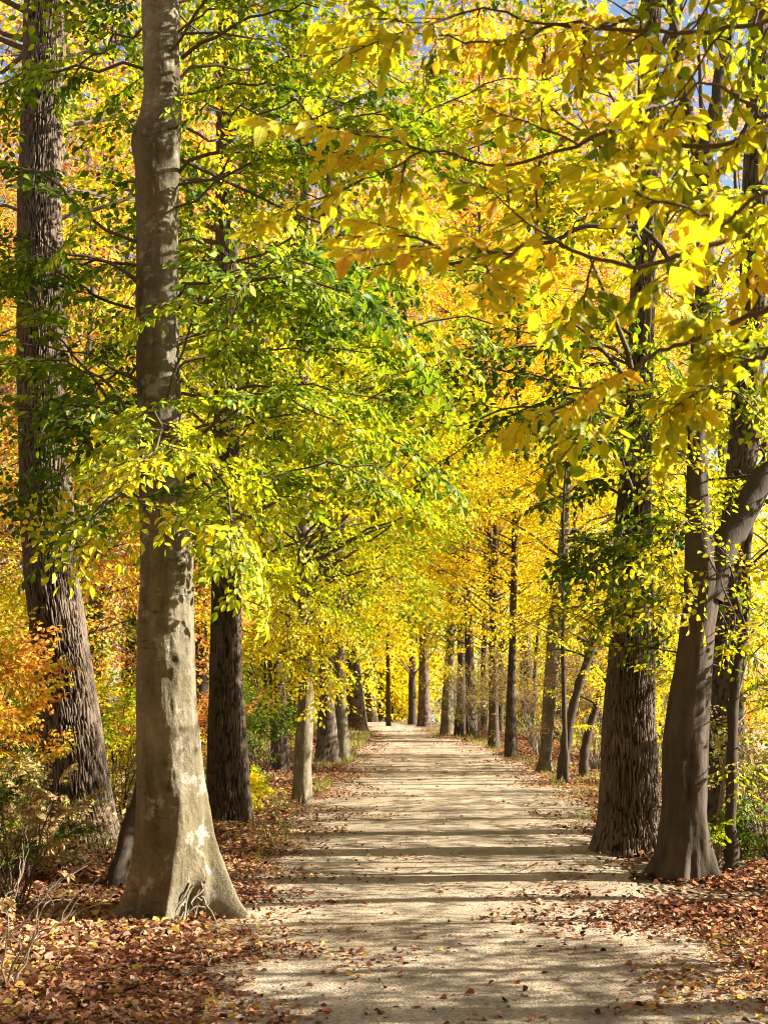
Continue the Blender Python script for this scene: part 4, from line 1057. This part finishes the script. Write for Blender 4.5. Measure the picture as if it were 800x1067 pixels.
shrub("orange leaved sapling bush crossing in front of the leaning oak at the left edge", -3.62, 9.6, 1.85, .5, 9, 'orange', 4, 4001, tone=.3, lean=(.12, 0), scale=(.3, .5), fork=4)
shrub("thicket of thin stems with small green and yellow leaves below the leaning oak", -3.2, 9.7, .7, .6, 12, 'dry', 1, 4002, M_TWIG, .25, scale=(.25, .4))
shrub("dark leafy bramble low at the left picture edge", -3.2, 8.2, .8, .75, 18, 'green', 1, 4004, M_TWIG, .15, scale=(.16, .28))
shrub("bare forked pale twigs standing in the leaf litter at the lower left", -2.02, 6.25, .62, .42, 4, 'dry', 0, 4005, M_DRYTWIG, r0=.008, fork=4)
shrub("low tangle of dry twigs at the lower left corner", -2.4, 6.9, .5, .6, 12, 'dry', 1, 4006, M_DRYTWIG, .7, scale=(.10, .18), r0=.006, fork=1)
shrub("green and brown thicket behind the leaning oak's foot", -4.2, 13.5, 1.5, 1.0, 16, 'green', 2, 4007, M_TWIG, .5, scale=(.35, .6))
shrub("bright lime seedling at the foot of the dark furrowed oak", -1.93, 16.0, .42, .28, 10, 'lime', 2, 4008, tone=.7, scale=(.2, .3))
shrub("dark green bush between the dark oak and the slender beech", -2.3, 20.5, 1.5, .9, 16, 'green', 3, 4009, M_TWIG, .35, scale=(.4, .6))
shrub("russet bush behind the dark furrowed oak", -3.6, 18.6, 1.6, 1.0, 14, 'orange', 2, 4010, M_TWIG, .7, scale=(.35, .6))
shrub("yellow green bush at the left behind the beech's trunk", -3.4, 14.6, 1.7, .9, 15, 'lime', 2, 4011, M_TWIG, .4, scale=(.35, .55))
shrub("dry brown brush at the right edge among yellow leaves", 3.9, 11.6, 1.0, .8, 16, 'dry', 1, 4012, M_DRYTWIG, .4, scale=(.3, .45))
shrub("small green bush at the foot of the slender bent stem", 3.6, 10.6, .5, .4, 8, 'green', 1, 4013, M_TWIG, .5, scale=(.2, .32))
shrub("fern-like green sprig between the forked tree and the slender stem", 2.95, 10.3, .5, .2, 4, 'green', 1, 4014, M_TWIG, .9, scale=(.22, .3), fork=2)
shrub("tall beige brush of bare twigs behind the twin leaning trunks", 4.6, 24.5, 2.4, 1.3, 26, 'dry', 1, 4015, M_DRYTWIG, .6, scale=(.4, .6), r0=.012, fork=5)
shrub("beige twiggy brush right of the rough dark trunk", 4.4, 32, 2.6, 1.6, 26, 'dry', 1, 4016, M_DRYTWIG, .6, scale=(.5, .7), r0=.014, fork=5)
shrub("yellow leaved brush between the big furrowed oak and the twin trunks", 4.5, 19.0, 1.9, 1.0, 18, 'yellow', 1, 4017, M_DRYTWIG, .5, scale=(.35, .55), fork=4)
shrub("dry brush at the far right trunks below the tilted trunk", 3.6, 43, 2.4, 1.6, 20, 'dry', 1, 4018, M_DRYTWIG, .4, scale=(.6, .8), r0=.016, fork=5)
shrub("yellow green bush on the bank right of the slender bent stem", 4.7, 13.2, 1.6, .9, 14, 'lime', 2, 4019, M_TWIG, .6, scale=(.35, .55))
shrub("tangle of bare grey brown stems between the beech and the left edge", -2.75, 8.6, .9, .7, 20, 'dry', 1, 4020, M_TWIG, .6, scale=(.12, .2), r0=.007, fork=3)
# leaning dead log behind the beech
tl = thing("dead_log", (P(135, 880, 9.6)[0], 9.6, 0), "dark dead log leaning out from behind the left side of the beech", "log")
mbl = MB(); tube(mbl, curve(P(116, 935, 9.5), P(152, 805, 9.9), .02, 12, .03, 5), np.linspace(.09, .06, 12), 14, 0, .4); mbl.build("stem", M_DARK, tl)

# ------------------------------------------------------------------ undergrowth, leaf litter, grass
def undergrowth():
    r = rs(55)
    mats = [M_DRYTWIG, M_LEAF['dry'], M_LEAF['lime'], M_LEAF['green']]
    mb = MB(); L3 = [Leaves() for _ in range(3)]
    n = 0
    while n < 1500:
        y = 9 + 62 * r.random()**1.3; x = r.uniform(-.55, .5) * y + .5
        o = float(off_path(x, y)); side = x > 1
        if o < (1.6 if side else 1.25) + r.random() * 1.2 or x > 9 or (y < 15 and x < -2 and r.random() < .3):
            continue
        g = gz(x, y); n += 1
        sc = r.uniform(.35, .8) * (1 + y / 60)
        k = r.choice(3, p=[.5, .28, .22])
        for j in range(2):
            place_spray(L3[k], mb if (y < 30 and r.random() < .6) else None, SPRAYS_OPEN[r.integers(8)], np.array([x, y, g - .02]), np.array([r.normal(0, .5), r.normal(0, .5), 1]), sc * r.uniform(.6, 1), r.uniform(0, 3), r, r.uniform(.1, .9))
    for i, L in enumerate(L3):
        L.build("x", None, None, LEAF4, (.3, 2.2), i, mb=mb, slot=i + 1)
    tag(mb.build("undergrowth", mats, smooth=False), "tangled low undergrowth on the forest floor", "undergrowth", kind="stuff")
undergrowth()

def litter():
    r = rs(66)
    N = 1300000
    y = 4.3 + 55 * r.random(N)**2.1
    x = (r.random(N) - .5) * (y * .86 + 1.2)
    o = off_path(x, y) + (fbm(x * 1.1, y * 1.1, 0, 71, 3) - .5) * 1.5
    pa = sstep(-.95, .25, o) * (.55 + .45 * sstep(.42, .58, fbm(x * .9, y * 1.2, 0, 79, 3)))
    pa = np.maximum(pa, .5 * sstep(.58, .74, fbm(x * .8, y * 1.7, 0, 73, 3)) * sstep(-1.9, -.2, o))
    pa = np.maximum(pa, .012)
    # the bare dusty foot of the beech and grass tufts on the left edge
    rt = (x > .8) & (y < 20)
    pa = np.where(rt, pa * np.clip(sstep(.38, .56, fbm(x * 1.0, y * 1.3, 0, 78, 3)), .06, .55), pa)
    bare = np.exp(-(((x + 1.05) / .55)**2 + ((y - gY(955) + .15) / .5)**2))
    pa = pa * (1 - .85 * bare)
    keep = (r.random(N) < pa * np.clip(.05 + 1.1 * fbm(x * 2.3, y * 2.3, 0, 75, 3), 0, 1))
    x, y = x[keep], y[keep]
    n = len(x)
    on = off_path(x, y) < 0.1
    z = ground_h(x, y) + np.where(on, .026, .010) + r.random(n) * np.where(on, .012, .045)
    LV = Leaves()
    az = r.uniform(0, 6.283, n)
    d = np.stack([np.cos(az), np.sin(az), r.normal(0, .22, n)], 1)
    nn = np.stack([r.normal(0, .38, n), r.normal(0, .38, n), np.ones(n)], 1)
    s = (.016 + .05 * r.random(n)**1.9) * np.where(on, .75, 1) * (1 + y / 55)
    tone = np.clip(.5 + (fbm(x * .9, y * .9, 0, 81, 3) - .5) * .8 + r.normal(0, .24, n), .01, .99)
    LV.add(np.stack([x, y, z], 1), d, nn, s, tone)
    tv = LEAF6[0].copy(); tv[:, 1] *= 1.25; tv[:, 2] *= 2.2
    ob = LV.build("fallen_leaves", M_LEAF['litter'], None, (tv, LEAF6[1]), (-1.2, 2.6), 4)
    tag(ob, "brown and rust fallen leaves drifted along the path edges", "leaves", kind="stuff")
litter()

def twigs():
    r = rs(99)
    mb = MB()
    for i in range(170):
        y = 5 + 16 * r.random()**1.4
        x = pl(y) - r.uniform(-.5, 2.5) if r.random() < .6 else pr(y) + r.uniform(-.7, 2)
        a = r.uniform(0, 6.28); ln = r.uniform(.08, .4)
        p = np.array([x, y, gz(x, y) + .04]); q = p + np.array([math.cos(a), math.sin(a), 0]) * ln
        q[2] = gz(q[0], q[1]) + r.uniform(.03, .07)
        tube(mb, curve(p, q, .01, 6, .08, 900 + i), np.linspace(.005, .002, 6) * r.uniform(.6, 1.3), 5, 0, .5)
    tag(mb.build("fallen_twigs", M_DRYTWIG), "dry twigs scattered through the leaf litter", "twigs", kind="stuff")
twigs()

def grass():
    r = rs(88)
    mb = MB()
    N = 11000
    y = 11 + 45 * r.random(N)**1.4
    left = r.random(N) < .72
    x = np.where(left, pl(y) - r.random(N)**1.5 * 1.1 + .1, pr(y) + r.random(N)**1.5 * 1.0 - .05)
    k = (fbm(x * 1.2, y * .6, 0, 91, 3) > .5) & (r.random(N) < sstep(10, 20, y))
    x, y = x[k], y[k]; n = len(x)
    z = ground_h(x, y)
    az = r.uniform(0, 6.283, n); h = r.uniform(.05, .17, n) * (1 + y / 60); w = .004 + .00012 * y
    b = np.stack([x, y, z], 1); sd = np.stack([np.cos(az), np.sin(az), 0 * az], 1) * np.stack([w, w, w], 1)
    tip = b + np.stack([r.normal(0, .05, n), r.normal(0, .05, n), h], 1)
    v = np.stack([b - sd, b + sd, tip], 1).reshape(-1, 3)
    mb.add(v, (np.arange(n)[:, None] * 3 + np.arange(3)[None]), 0, rnd=np.repeat(r.random(n), 3))
    tag(mb.build("grass", M_LEAF['grass'], smooth=False), "short yellowing grass along the path edges", "grass", kind="stuff")
grass()
